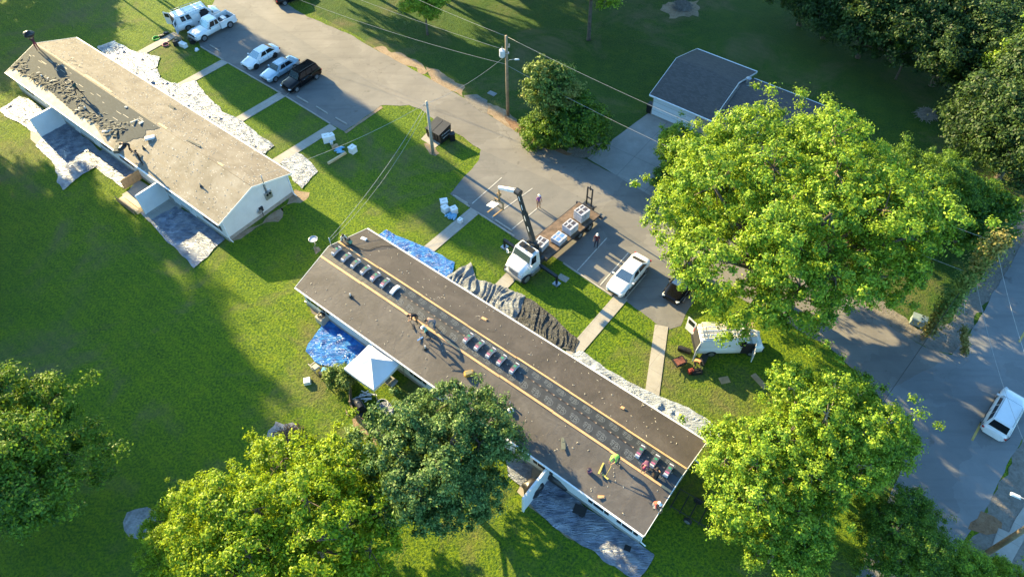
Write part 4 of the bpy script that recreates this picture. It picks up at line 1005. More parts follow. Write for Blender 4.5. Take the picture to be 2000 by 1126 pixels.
# ================================================================== VEHICLES
def qpatch(q, u0, u1, v0, v1, off):
    """piece of the bilinear quad q (4 corners) pushed out along its normal"""
    A, Bq, Cq, D = [Vector(p) for p in q]; n = (Bq - A).cross(D - A).normalized()
    f = lambda u, v: (A * (1 - u) + Bq * u) * (1 - v) + (D * (1 - u) + Cq * u) * v
    o = n * off; i = -n * .02
    t_ = [f(u0, v0), f(u1, v0), f(u1, v1), f(u0, v1)]
    vs = [p + i for p in t_] + [p + o for p in t_]
    return vs, [(3, 2, 1, 0), (4, 5, 6, 7), (0, 1, 5, 4), (1, 2, 6, 5), (2, 3, 7, 6), (3, 0, 4, 7)]
def cabin(xb0, xb1, zb, wb, xr0, xr1, zr, wr):
    """greenhouse: front at +x.  returns verts (belt ring, roof ring)"""
    return [(xb0, -wb, zb), (xb1, -wb, zb), (xb1, wb, zb), (xb0, wb, zb), (xr0, -wr, zr), (xr1, -wr, zr), (xr1, wr, zr), (xr0, wr, zr)]
CF = [(3, 2, 1, 0), (4, 5, 6, 7), (0, 1, 5, 4), (1, 2, 6, 5), (2, 3, 7, 6), (3, 0, 4, 7)]
def quads(c_):
    return dict(right=[c_[0], c_[1], c_[5], c_[4]], front=[c_[1], c_[2], c_[6], c_[5]], left=[c_[2], c_[3], c_[7], c_[6]], rear=[c_[3], c_[0], c_[4], c_[7]], top=[c_[4], c_[5], c_[6], c_[7]])
def hull(stations):
    """body loft: stations (x, z_bottom, z_top, halfwidth); rounded shoulders"""
    vs = []; fs = []; K = 12
    for x, zb, zt, w_ in stations:
        h = zt - zb
        ring = [(w_ * .86, zb), (w_ * .97, zb + h * .18), (w_, zb + h * .5), (w_ * .975, zb + h * .78), (w_ * .87, zt - h * .05), (w_ * .55, zt)]
        ring = ring + [(-a_, b_) for a_, b_ in ring[::-1]]
        vs += [(x, y, z) for y, z in ring]
    n = len(stations)
    for i in range(n - 1):
        for j in range(K): fs.append((i * K + j, i * K + (j + 1) % K, (i + 1) * K + (j + 1) % K, (i + 1) * K + j))
    fs += [tuple(range(K - 1, -1, -1)), tuple(range((n - 1) * K, n * K))]
    return vs, fs
def wheel(t, x, y, r=.33, w_=.22, rim=RIM):
    mb = MB(); mb.lathe((x, y, r), [(r * .7, -w_ / 2), (r * .95, -w_ / 2), (r, -w_ * .35), (r, w_ * .35), (r * .95, w_ / 2), (r * .7, w_ / 2)], 'Y', 20); wh = mb.build('wheel', RUBBER, t)
    s = 1 if y > 0 else -1; mb = MB(); mb.lathe((x, y + s * w_ * .42, r), [(r * .66, -.03), (r * .66, .03), (r * .5, .035), (r * .14, .05)], 'Y', 16)
    for k in range(5):
        a_ = k * 2 * math.pi / 5; mb.box((x + math.cos(a_) * r * .36, y + s * (w_ * .42 + .045), r + math.sin(a_) * r * .36), (r * .5, .02, r * .13), ry=-a_)
    mb.build('rim', rim, wh)
def arch_dark(t, x, y, r):
    s = 1 if y > 0 else -1; mb = MB(); n = 14; vs = []
    for yy in (y - s * .25, y):
        for k in range(n + 1): a_ = math.pi * k / n; vs.append((x + math.cos(a_) * r * 1.16, yy, r * .95 + math.sin(a_) * r * 1.16))
        vs += []
    fs = [tuple(range(n + 1)), tuple(range(2 * n + 1, n, -1))] + [(k, k + 1, n + 2 + k, n + 1 + k) for k in range(n)]
    mb.add(vs, fs); mb.build('wheel_arch', BLACK, t)
def car(label, cat, loc, ang, paint, L=4.65, W=1.82, H_=1.45, belt=.92, hood=.86, xw=(1.05, .35, -1.25, -1.85), name='car', tail=None, wr=.66, side_win=((.06, .46), (.50, .80)), rack=False, rimm=RIM, kind='sedan', rear_low=.95):
    t = thing(name, label, cat, (loc[0], loc[1], .02), ang); h = L / 2; w_ = W / 2
    st = [(h, .34, .56, w_ * .66), (h - .08, .24, .70, w_ * .84), (h - .35, .22, hood - .08, w_ * .95), (h - .9, .22, hood, w_), (xw[0] + .05, .22, belt + .02, w_), (0, .22, belt + .01, w_), (xw[3] + .1, .22, belt + .03, w_), (-h + .35, .24, rear_low, w_ * .96), (-h + .07, .28, rear_low - .06, w_ * .86), (-h, .38, rear_low - .2, w_ * .72)]
    mb = MB(); vs, fs = hull(st); mb.add(vs, fs, 0, True); body = mb.build('body', paint, t)
    c_ = cabin(xw[3], xw[0], belt - .03, w_ * .88, xw[2], xw[1], H_, w_ * wr); mb = MB(); mb.add(c_, CF); mb.build('roof', paint, t, bevel=.07)
    q = quads(c_)
    for nm, k, rg in (('windshield', 'front', (.06, .94, .12, .9)), ('rear_window', 'rear', (.1, .9, .14, .88))):
        mb = MB(); vs, fs = qpatch(q[k], *rg, .012); mb.add(vs, fs); mb.build(nm, WGLASS if nm == 'windshield' else GLASS, t)
    for k in ('right', 'left'):
        for u0, u1 in side_win:
            if k == 'left': u0, u1 = 1 - u1, 1 - u0
            mb = MB(); vs, fs = qpatch(q[k], u0, u1, .16, .86, .014); mb.add(vs, fs); mb.build('side_window', GLASS, t)
    for s in (-1, 1):
        for x in (h - .88, -h + .98): arch_dark(t, x, s * (w_ - .004), .34); wheel(t, x, s * (w_ - .10), .335, .21, rimm)
        mb = MB(); mb.box((h - .16, s * w_ * .68, .63), (.30, .34, .13), s * -.45); mb.build('headlight', HEADL, t, bevel=.03)
        mb = MB(); mb.box((-h + .10, s * w_ * .74, .76), (.16, .34, .14), s * .3); mb.build('tail_light', REDL, t, bevel=.02)
        mb = MB(); mb.box((xw[0] - .28, s * (w_ + .07), belt + .06), (.16, .2, .13)); mb.build('mirror', paint, t, bevel=.03)
        mb = MB()
        for xd in (.62, -.38): mb.box((xd - .35, s * (w_ - .012), belt - .16), (.17, .03, .03))
        mb.build('door_handle', STEEL, t)
    for s in (-1, 1):
        mb = MB()
        for xd in (xw[0] - .25, (xw[1] + xw[2]) / 2, xw[2] - .25): mb.box((xd, s * (w_ - .012), (belt + .3) / 2), (.022, .03, belt - .42))
        mb.box((0, s * (w_ - .008), .33), (1.9, .035, .07)); mb.build('sill_trim', BLACK, t)
    mb = MB(); mb.box((h - .03, 0, .46), (.10, w_ * 1.15, .22), taper=.9); mb.build('grille', BLACK, t, bevel=.02)
    mb = MB(); mb.box((-h + .03, 0, .4), (.1, w_ * 1.3, .2)); mb.box((-h + .0, 0, .66), (.03, .32, .12)); mb.build('bumper', DGREY if paint is BLACKC else paint, t, bevel=.02)
    if rack:
        mb = MB()
        for s in (-1, 1): mb.tube([(xw[1] - .15, s * w_ * (wr - .06), H_ + .03), (xw[1] - .3, s * w_ * (wr - .06), H_ + .07), (xw[2] + .3, s * w_ * (wr - .06), H_ + .07), (xw[2] + .1, s * w_ * (wr - .06), H_ + .03)], .022, 6)
        mb.build('roof_rail', DGREY if paint is BLACKC else STEEL, t)
    return t
def mid(a_, b_, z=.9): A, B_ = G(*a_, z), G(*b_, z); return (A + B_) / 2
LA = rad(231)
car('white sedan with black wheels parked in the upper lot, left of the pale blue car', 'sedan', G(508, 107, .8), LA, WHITEC, 4.65, 1.84, 1.43, xw=(1.15, .25, -1.05, -1.9), rimm=BLACK)
car('pale blue older sedan parked between the white sedan and the black suv', 'sedan', G(546, 131, .8), LA, BLUEC, 4.7, 1.8, 1.42, xw=(1.0, .35, -.95, -1.6), rear_low=.98)
car('black suv with roof rails parked at the right end of the row of cars', 'suv', G(587, 148, .9), LA, BLACKC, 4.8, 1.92, 1.78, belt=1.08, hood=1.02, xw=(1.05, .5, -1.95, -2.2), rear_low=1.08, wr=.72, side_win=((.05, .33), (.36, .62), (.65, .92)), rack=True, name='suv')
car('white sedan parked alone in the lower lot beside the big maple', 'sedan', G(1228, 533, .8), rad(231), WHITEC, 4.85, 1.86, 1.44, xw=(1.2, .3, -1.1, -1.95))
car('white suv driving away along the main road at the right edge', 'suv', G(1966, 803, .9), rad(46), WHITEC, 4.65, 1.9, 1.68, belt=1.05, hood=1.0, xw=(1.1, .45, -1.85, -2.2), rear_low=1.06, wr=.72, side_win=((.05, .30), (.33, .6), (.64, .9)), rack=True, name='suv')
car('black car mostly hidden under the left side of the big maple', 'car', G(1336, 548, .8), rad(231), BLACKC, 4.7, 1.85, 1.45)
car('dark car whose tail shows at the top edge of the picture beside the lane', 'car', G(570, -12, .8), rad(30), BLACKC, 4.7, 1.85, 1.5)

def van_body(label, loc, ang, paint, L=5.6, W=2.0, H_=2.05, windows=True, doors='rear+side', rackn='van'):
    t = thing('van', label, 'van', (loc[0], loc[1], .02), ang); h = L / 2; w_ = W / 2
    st = [(h, .36, .72, w_ * .74), (h - .1, .28, .98, w_ * .9), (h - .5, .26, 1.12, w_ * .97), (h - .95, .26, 1.2, w_), (-h + .2, .26, 1.22, w_), (-h, .3, 1.2, w_ * .97)]
    mb = MB(); vs, fs = hull(st); mb.add(vs, fs, 0, True); mb.build('body', paint, t)
    c_ = cabin(-h + .01, h - .85, 1.12, w_ * .985, -h + .08, h - 1.55, H_, w_ * .84); mb = MB(); mb.add(c_, CF); mb.build('roof', paint, t, bevel=.09); q = quads(c_)
    mb = MB(); vs, fs = qpatch(q['front'], .06, .94, .12, .9, .012); mb.add(vs, fs); mb.build('windshield', WGLASS, t)
    for k in ('right', 'left'):
        for u0, u1 in (((.76, .93), (.30, .42), (.15, .27)) if windows else ((.76, .93),)):
            if k == 'left': u0, u1 = 1 - u1, 1 - u0
            mb = MB(); vs, fs = qpatch(q[k], u0, u1, .2, .84, .014); mb.add(vs, fs); mb.build('side_window', GLASS, t)
    # open rear: dark load space
    mb = MB(); mb.box((-h + .0, 0, 1.1), (.06, W * .8, 1.45)); mb.build('load_space', INTER, t)
    for s in (-1, 1):
        for x in (h - .95, -h + 1.15): arch_dark(t, x, s * (w_ + .002), .36); wheel(t, x, s * (w_ - .10), .36, .24)
        mb = MB(); mb.box((h - .1, s * w_ * .66, .78), (.2, .32, .2), s * -.3); mb.build('headlight', HEADL, t, bevel=.03)
        mb = MB(); mb.box((h - 1.05, s * (w_ + .13), 1.3), (.12, .24, .28)); mb.build('mirror', BLACK, t, bevel=.03)
        # rear doors swung wide
        hx, hy = -h, s * w_ * .95; a_ = s * rad(118) if s > 0 else s * rad(118)
        d = MB(); dl = W * .46; dx, dy = -math.cos(rad(62)) * dl, s * math.sin(rad(62)) * dl * .75
        ang2 = math.atan2(dy, dx); d.box((hx + dx / 2, hy + dy / 2, 1.15), (dl, .06, 1.6), ang2); dr = d.build('rear_door', paint, t, bevel=.02)
        d = MB(); d.box((hx + dx / 2, hy + dy / 2, 1.55), (dl * .7, .075, .5), ang2); d.build('pane', GLASS, dr)
        d = MB(); d.box((-h - .01, s * w_ * .9, 1.1), (.05, .1, .5)); d.build('tail_light', REDL, t)
    mb = MB(); mb.box((h - .01, 0, .62), (.08, W * .62, .22)); mb.build('grille', BLACK, t, bevel=.02)
    mb = MB(); mb.box((-h - .08, 0, .45), (.2, W * .9, .16)); mb.box((h - .02, 0, .4), (.16, W * .86, .16)); mb.build('bumper', DGREY, t, bevel=.02)
    return t, h, w_
def rackp(t, h, w_, z, x0, x1, n=4):
    mb = MB()
    for s in (-1, 1): mb.tube([(x0, s * w_ * .78, z + .18), (x1, s * w_ * .78, z + .18)], .028, 6)
    for i in range(n):
        x = x0 + (x1 - x0) * i / (n - 1); mb.tube([(x, -w_ * .84, z - .05), (x, -w_ * .8, z + .18), (x, w_ * .8, z + .18), (x, w_ * .84, z - .05)], .024, 6)
    mb.build('roof_rack', STEEL, t)
t, h, w_ = van_body('white van with a roof rack and open rear doors behind the white pickup truck', G(383, 30, 1.0), rad(38), WHITEC)
rackp(t, h, w_, 2.05, -2.5, 1.2, 4)
mb = MB(); mb.box((.75, -w_ - .012, 1.05), (1.0, .05, 1.45)); mb.build('door_opening', INTER, t)
mb = MB(); mb.box((-.35, -w_ - .06, 1.05), (1.05, .06, 1.45)); mb.build('sliding_door', WHITEC, t, bevel=.02)
t, h, w_ = van_body('white work van with roof ladders and open doors on the lawn by the maple', G(1424, 662, 1.0), rad(0), WHITEC, 5.3, windows=False)
rackp(t, h, w_, 2.05, -2.3, 1.3, 4)
mb = MB(); mb.box((1.25, -w_ - .012, 1.1), (.95, .05, 1.3)); mb.build('door_opening', INTER, t)
mb = MB(); mb.box((1.72 - .1, -w_ - .42, 1.1), (1.0, .07, 1.25), rad(-110)); fd = mb.build('front_door', WHITEC, t, bevel=.02)
def ladder(label, p, ang, L, rungs, y=.2, mt=STEEL):
    mb = MB()
    for s in (-1, 1): mb.box((0, s * y, 0), (L, .035, .08))
    for i in range(rungs): mb.tube([(-L / 2 + L * (i + .5) / rungs, -y, 0), (-L / 2 + L * (i + .5) / rungs, y, 0)], .017, 6)
    return single('ladder', mb, mt, label, 'ladder', p, ang)
vp_ = G(1424, 662, 1.0)
ladder('aluminium ladder on the near side of the work van roof rack', (vp_.x - .45, vp_.y - .45, 2.31), .0, 4.4, 13)
ladder('second ladder on the far side of the work van roof rack', (vp_.x - .5, vp_.y + .35, 2.31), .03, 4.6, 13, .19, PLY)

# pickup
t = thing('pickup_truck', 'white pickup truck with a toolbox in its bed, parked in the upper lot', 'pickup truck', (*G(413, 49, .9)[:2], .02), rad(229)); h = 2.85; w_ = 1.0
st = [(h, .45, .85, w_ * .8), (h - .12, .38, 1.0, w_ * .93), (h - .5, .36, 1.12, w_), (.95, .36, 1.16, w_), (-.55, .36, 1.16, w_)]
mb = MB(); vs, fs = hull(st); mb.add(vs, fs, 0, True); mb.build('body', WHITEC, t)
c_ = cabin(-.72, 1.15, 1.1, w_ * .93, -.55, .55, 1.88, w_ * .78); mb = MB(); mb.add(c_, CF); mb.build('cab_roof', WHITEC, t, bevel=.07); q = quads(c_)
for nm, k, rg in (('windshield', 'front', (.06, .94, .1, .9)), ('rear_window', 'rear', (.12, .88, .2, .85)), ('side_window', 'right', (.42, .84, .15, .85)), ('side_window', 'right', (.08, .36, .15, .85)), ('side_window', 'left', (.16, .58, .15, .85)), ('side_window', 'left', (.64, .92, .15, .85))):
    mb = MB(); vs, fs = qpatch(q[k], *rg, .013); mb.add(vs, fs); mb.build(nm, WGLASS if nm == 'windshield' else GLASS, t)
mb = MB()
for s in (-1, 1): mb.box((-1.78, s * (w_ - .06), .82), (2.25, .10, .86))
mb.box((-2.86, 0, .86), (.09, 2 * w_, .72)); mb.box((-.70, 0, .82), (.08, 2 * w_, .8)); mb.build('bed_wall', WHITEC, t, bevel=.02)
mb = MB(); mb.box((-1.78, 0, .58), (2.1, 2 * w_ - .22, .1)); mb.build('bed_floor', DGREY, t)
for s in (-1, 1):
    for x in (h - .95, -1.85): arch_dark(t, x, s * (w_ + .002), .40); wheel(t, x, s * (w_ - .1), .40, .26)
    mb = MB(); mb.box((h - .1, s * w_ * .72, .86), (.2, .28, .24)); mb.build('headlight', HEADL, t, bevel=.02)
    mb = MB(); mb.box((.85, s * (w_ + .12), 1.25), (.12, .24, .2)); mb.build('mirror', BLACK, t, bevel=.03)
    mb = MB(); mb.box((-2.9, s * (w_ - .08), .95), (.04, .13, .35)); mb.build('tail_light', REDL, t)
mb = MB(); mb.box((h - .01, 0, .82), (.08, 1.15, .28)); mb.build('grille', BLACK, t, bevel=.02)
mb = MB(); mb.box((h + .03, 0, .5), (.14, 1.8, .18)); mb.box((-2.98, 0, .5), (.16, 1.8, .16)); mb.build('bumper', STEEL, t, bevel=.02)
pk = t.location.copy(); ca = Vector((math.cos(rad(229)), math.sin(rad(229)), 0))
mb = MB(); mb.box((0, 0, .22), (.5, .75, .44), taper=.92); mb.box((0, 0, .46), (.52, .78, .07)); single('toolbox', mb, [WHITE], 'white box standing in the bed of the pickup truck', 'toolbox', pk + ca * -1.75 + Vector((0, 0, .63)), rad(229), bevel=.02)
mb = MB(); mb.box((0, 0, .12), (.6, .4, .24), .5); mb.box((.3, .3, .2), (.35, .25, .4)); mb.tube([(-.5, -.3, .3), (.4, .2, .45)], .03); single('tool_bag', mb, [DGREY], 'dark tools heaped in the pickup bed beside the white box', 'tools', pk + ca * -1.15 + Vector((0, 0, .63)), rad(229))

# boom truck
BA = rad(225.5); bc = (G(1131, 395.7, 1.15) + G(1060, 451, 1.15)) / 2; br = (G(1131, 395.7, 1.15) + G(1171, 419, 1.15)) / 2
fx = Vector((math.cos(BA), math.sin(BA), 0)); fy = Vector((-fx.y, fx.x, 0))
t = thing('boom_truck', 'white cab boom truck with brown flatbed unloading shingles in the lower lot', 'truck', (br.x, br.y, .02), BA)   # origin = rear end, +x forwards
BL = 7.45
def tp(x, y, z): return Vector((br.x, br.y, 0)) + fx * x + fy * y + Vector((0, 0, z))
bx_ = lambda p: tuple(p)
mb = MB(); mb.box((BL / 2, 0, 1.08), (BL, 2.5, .14)); 
mb.build('flatbed', mat('bed_planks', (.13, .088, .062), .8, var=.55, scale=1.8), t, bevel=.01)
mb = MB()
for s in (-1, 1): mb.box((BL / 2, s * 1.27, 1.07), (BL, .05, .17)); mb.box((4.7, s * .42, .78), (9.2, .1, .26))
mb.box((-.04, 0, 1.0), (.08, 2.55, .3)); mb.build('chassis', DGREY, t)
for x in (1.3, 2.65):
    for s in (-1, 1): wheel(t, x, s * .98, .5, .5, STEEL)
for s in (-1, 1): wheel(t, 9.75, s * 1.02, .5, .3, STEEL)
# cab with sloping bonnet
mb = MB(); vs, fs = hull([(10.25, .6, 1.25, .84), (10.14, .5, 1.55, .98), (9.8, .55, 1.75, 1.08), (9.45, .6, 1.92, 1.13), (9.1, .6, 1.96, 1.15)]); mb.add(vs, fs, 0, True); mb.build('bonnet', WHITEC, t)
c_ = cabin(8.0, 9.4, 1.5, 1.14, 8.03, 9.0, 2.68, .98); mb = MB(); mb.add(c_, CF); mb.box((8.65, 0, 1.1), (1.3, 2.3, 1.0)); mb.build('cab', WHITEC, t, bevel=.06); q = quads(c_)
for nm, k, rg in (('windshield', 'front', (.06, .94, .3, .92)), ('side_window', 'right', (.4, .92, .25, .85)), ('side_window', 'left', (.08, .6, .25, .85)), ('rear_window', 'rear', (.2, .8, .35, .8))):
    mb = MB(); vs, fs = qpatch(q[k], *rg, .013); mb.add(vs, fs); mb.build(nm, WGLASS if nm == 'windshield' else GLASS, t)
mb = MB(); mb.box((10.24, 0, 1.1), (.1, 1.1, .55)); 
for k in range(6): mb.box((10.31, 0, .88 + k * .1), (.02, 1.0, .03))
mb.build('grille', STEEL, t)
mb = MB(); mb.box((10.3, 0, .58), (.2, 2.0, .3)); mb.build('bumper', STEEL, t, bevel=.03)
for s in (-1, 1):
    mb = MB(); mb.box((10.14, s * .84, 1.1), (.25, .3, .25)); mb.build('headlight', HEADL, t, bevel=.03)
    mb = MB(); mb.tube([(9.3, s * 1.12, 1.9), (9.5, s * 1.36, 1.95), (9.5, s * 1.36, 2.2)], .02, 6); mb.box((9.5, s * 1.4, 2.05), (.08, .22, .42)); mb.build('mirror', WHITEC, t)
    mb = MB(); mb.box((8.7, s * 1.1, .75), (1.1, .4, .5)); mb.build('fuel_tank', STEEL, t, bevel=.05)
mb = MB(); mb.box((8.5, 0, 2.74), (.5, 1.5, .08)); 
for k in range(5): mb.box((8.28 + k * .11, 0, 2.80), (.05, 1.6, .04))
mb.build('cab_roof_grid', DGREY, t)
# crane pedestal, ladder platform, outriggers
mb = MB(); mb.box((7.75, 0, 1.2), (.7, 2.2, .5)); mb.box((7.75, 0, 1.9), (.75, .8, 1.2)); mb.lathe((7.75, 0, 1.5), [(.5, 0), (.45, .5), (.38, 1.3)], 'Z', 14); mb.box((7.6, -.5, 2.0), (.5, .45, .8)); mb.box((7.75, .6, 1.8), (.5, .4, .7)); mb.tube([(7.6, -.3, 2.2), (7.95, -.6, 2.7), (7.75, -.1, 3.1)], .05, 6); mb.build('crane_base', DGREY, t)
mb = MB()
for zz in (1.6, 2.5): mb.tube([(7.85, -1.15, zz), (8.15, -1.15, zz), (8.15, -.45, zz), (7.85, -.45, zz), (7.85, -1.15, zz)], .02, 5)
for x in (7.85, 8.0, 8.15): mb.tube([(x, -1.15, 1.5), (x, -1.15, 2.5)], .018, 5)
mb.build('operator_cage', DGREY, t)
for s, tgt in ((1, (1103, 541)), (-1, (1005, 468))):
    g_ = G(*tgt, 0); d = g_ - Vector((br.x, br.y, 0)); lx, ly = d.dot(fx), d.dot(fy); lx = 8.1 + max(-.6, min(.6, lx - 8.1)); ly = s * max(2.4, min(4.2, abs(ly)))
    mb = MB(); mb.box((8.1, ly / 2, 1.0), (.26, abs(ly), .22)); mb.box((8.1, ly, .62), (.16, .16, 1.0)); mb.build('outrigger', BLACK, t)
    mb = MB(); mb.box((8.1, ly, .06), (.55, .55, .12)); mb.build('outrigger_pad', STEEL, t)
def locp(w__): d = w__ - Vector((br.x, br.y, 0)); return (d.dot(fx), d.dot(fy), w__.z - .02)
# boom: from the pedestal up to the elbow, then the jib
P0 = (7.75, 0, 3.0)
P1 = locp(G(1012, 375, 7.2)); P2 = locp(G(974, 366, 6.6))
def beam(mb, a_, b_, w0, h0, w1=None, h1=None, mi=0):
    a_, b_ = Vector(a_), Vector(b_); d = (b_ - a_).normalized(); s_ = d.cross(Vector((0, 0, 1))).normalized(); u_ = s_.cross(d); w1 = w1 or w0; h1 = h1 or h0
    vs = [a_ + s_ * i * w0 / 2 + u_ * j * h0 / 2 for i, j in ((-1, -1), (1, -1), (1, 1), (-1, 1))] + [b_ + s_ * i * w1 / 2 + u_ * j * h1 / 2 for i, j in ((-1, -1), (1, -1), (1, 1), (-1, 1))]
    mb.add(vs, [(3, 2, 1, 0), (4, 5, 6, 7), (0, 1, 5, 4), (1, 2, 6, 5), (2, 3, 7, 6), (3, 0, 4, 7)], mi)
a0, a1, a2 = Vector(P0), Vector(P1), Vector(P2)
mb = MB(); beam(mb, a0, a0.lerp(a1, .6), .34, .5); beam(mb, a0.lerp(a1, .55), a1, .27, .38); mb.build('main_boom', DGREY, t, bevel=.02)
mb = MB()
for f_ in (.18, .4, .62, .8): beam(mb, a0.lerp(a1, f_) + Vector((0, 0, .2)), a0.lerp(a1, f_ + .1) + Vector((0, 0, .2)), .36 if f_ < .5 else .29, .12)
mb.build('boom_label', WHITE, t)
mb = MB(); beam(mb, a0 + Vector((0, 0, -.5)), a0.lerp(a1, .45) - Vector((0, 0, .3)), .14, .14); mb.tube([a1 + Vector((0, 0, .25)), a1.lerp(a2, .5) + Vector((0, 0, .25))], .07, 8); mb.build('hydraulic_ram', STEEL, t)
mb = MB(); beam(mb, a1 + Vector((0, 0, .1)), a2, .30, .34, .22, .26); mb.build('jib', WHITE, t, bevel=.02)
mb = MB(); mb.lathe(a1, [(.3, -.25), (.3, .25)], 'Y', 12); mb.build('elbow_joint', DGREY, t)
hk = locp(G(985, 392, 4.6)); hk = Vector((a2.x, a2.y, a2.z)); 
mb = MB(); mb.tube([hk, hk - Vector((0, 0, .7))], .07, 8); mb.box(hk - Vector((0, 0, .8)), (.3, .3, .3)); mb.box(hk - Vector((0, 0, 1.6)), (.12, 1.1, .12)); mb.box(hk - Vector((0, 0, 1.2)), (.14, .14, .8))
mb.box(hk + Vector((0, 0, -2.3)), (.12, 1.1, .12)); 
for s in (-1, 1): mb.box(hk + Vector((0, s * .45, -1.95)), (.1, .1, .8)); mb.box(hk + Vector((.55, s * .35, -2.38)), (1.2, .12, .06))
mb.build('pallet_fork', mat('fork_steel', (.30, .20, .10), .6), t)
mb = MB(); mb.box(hk + Vector((.9, .1, -1.3)), (.7, .9, .03), rx=.3); mb.build('fork_backrest', WHITE, t)
# mast of the tail-mounted fork lift
mb = MB()
for s in (-1, 1): mb.box((-.35, -.35 + s * .28, 1.85), (.12, .10, 2.7)); mb.box((-.75, -.35 + s * .28, .5), (.9, .12, .06))
mb.box((-.35, -.35, 3.2), (.1, .66, .1)); mb.box((-.35, -.35, 2.0), (.08, .6, .08)); mb.box((-.3, -.35, .9), (.5, 1.1, .5)); mb.lathe((-.35, -.35, 3.0), [(.05, 0), (.05, .5)], 'Z', 8); mb.build('fork_mast', DGREY, t)
mb = MB(); mb.box((.0, 1.3, .95), (.15, .6, .2)); mb.box((.0, -1.35, .95), (.15, .4, .2)); mb.build('rear_step', DGREY, t)
# pallets on the bed
for k, (x, y, nb, lb) in enumerate(((1.5, .30, 1.05, 'tallest wrapped shingle pallet, nearest the tail of the truck bed'), (3.4, .55, .8, 'second wrapped shingle pallet from the tail, with dark printing'), (5.0, .62, .6, 'low blue and white wrapped pallet in the middle of the truck bed'), (6.6, -.1, .7, 'last shingle pallet on the bed, right behind the crane'))):
    pl = thing('shingle_pallet', lb, 'pallet', tp(x, y, 1.17), BA + (.06 * (k - 1)), 'wrapped shingle pallets on the truck bed')
    mb = MB()
    for yy in (-.45, 0, .45): mb.box((0, yy, .05), (1.15, .09, .09))
    for xx in (-.5, -.17, .17, .5): mb.box((xx, 0, .11), (.12, 1.1, .025))
    mb.build('pallet_base', WOOD, pl)
    n = int(nb / .1)
    mb = MB()
    for i in range(n):
        for xx in (-.28, .28): mb.box((xx + rng.uniform(-.012, .012), rng.uniform(-.015, .015), .17 + i * .1), (.54, 1.0, .092))
    mb.build('bundle_stack', PWRAP, pl, bevel=.01)
    zt = .17 + n * .1 - .045
    for xx in (-.28, .28):
        mb = MB(); mb.box((xx, .12, zt), (.42, .34, .012)); mb.build('printed_label', BLUEP if k == 2 else PRINT, pl)
        mb = MB(); mb.box((xx, -.3, zt), (.4, .18, .012)); mb.build('printed_label', BLUEP if k == 2 else PRINT, pl)

# ================================================================== PEOPLE
SHOE = mat('dark_shoe', (.03, .025, .02), .7)
def cloth(nm, c_): return mat('cloth_' + nm, c_, .85, var=.15, scale=6)
def pose_joints(kind):
    J = dict(pel=(0, 0, .96), spn=(0, 0, 1.18), che=(0, .01, 1.36), nek=(0, .01, 1.50), hed=(0, .03, 1.63), top=(0, .02, 1.73), nos=(0, .13, 1.62),
             shL=(-.17, 0, 1.43), elL=(-.25, -.02, 1.16), wrL=(-.26, .08, .93), shR=(.17, 0, 1.43), elR=(.25, -.02, 1.16), wrR=(.26, .08, .93),
             hiL=(-.10, 0, .90), knL=(-.12, .03, .50), anL=(-.13, -.02, .10), toL=(-.15, .15, .04), hiR=(.10, 0, .90), knR=(.12, .03, .50), anR=(.13, -.02, .10), toR=(.15, .15, .04))
    if kind == 'walk': J.update(knL=(-.11, .24, .54), anL=(-.11, .28, .12), toL=(-.12, .45, .06), knR=(.11, -.06, .5), anR=(.12, -.36, .16), toR=(.13, -.22, .04), elL=(-.27, -.14, 1.18), wrL=(-.25, -.12, .94), elR=(.27, .06, 1.17), wrR=(.24, .24, 1.02))
    if kind == 'carry': J.update(elL=(-.3, .05, 1.5), wrL=(-.2, .2, 1.72), elR=(.3, .05, 1.5), wrR=(.2, .2, 1.72))
    if kind == 'bend':
        J.update(pel=(0, -.12, .90), spn=(0, .06, 1.06), che=(0, .24, 1.15), nek=(0, .38, 1.18), hed=(0, .50, 1.17), top=(0, .60, 1.21), nos=(0, .54, 1.06), shL=(-.18, .30, 1.16), elL=(-.22, .36, .88), wrL=(-.14, .52, .72), shR=(.18, .30, 1.16), elR=(.22, .36, .88), wrR=(.14, .50, .64),
                 hiL=(-.1, -.12, .86), hiR=(.1, -.12, .86), knL=(-.16, .02, .47), knR=(.16, .05, .47), anL=(-.18, -.08, .1), anR=(.18, -.06, .1), toL=(-.2, .1, .04), toR=(.2, .12, .04))
    if kind == 'rake': J.update(spn=(0, .04, 1.16), che=(0, .12, 1.32), nek=(0, .18, 1.45), hed=(0, .25, 1.56), top=(0, .27, 1.66), nos=(0, .35, 1.54), shL=(-.17, .12, 1.39), shR=(.17, .12, 1.39), elL=(-.24, .30, 1.18), wrL=(-.06, .50, 1.12), elR=(.24, .26, 1.14), wrR=(.05, .42, .96), anL=(-.2, -.12, .1), toL=(-.22, .06, .04), knL=(-.16, .0, .5))
    if kind == 'crouch':
        J.update(pel=(0, -.1, .36), spn=(0, .02, .58), che=(0, .12, .76), nek=(0, .18, .88), hed=(0, .25, .99), top=(0, .26, 1.08), nos=(0, .35, .96), shL=(-.18, .14, .82), elL=(-.24, .3, .58), wrL=(-.12, .48, .42), shR=(.18, .14, .82), elR=(.24, .3, .58), wrR=(.12, .5, .38),
                 hiL=(-.11, -.1, .34), hiR=(.11, -.1, .34), knL=(-.2, .28, .48), knR=(.2, .28, .46), anL=(-.18, .02, .1), anR=(.18, .04, .1), toL=(-.2, .2, .04), toR=(.2, .22, .04))
    return {k: Vector(v) for k, v in J.items()}
RAD = dict(pel=.145, spn=.13, che=.15, nek=.058, hed=.098, top=.07, nos=.018, shL=.07, shR=.07, elL=.048, elR=.048, wrL=.030, wrR=.030, hiL=.10, hiR=.10, knL=.068, knR=.068, anL=.045, anR=.045, toL=.036, toR=.036)
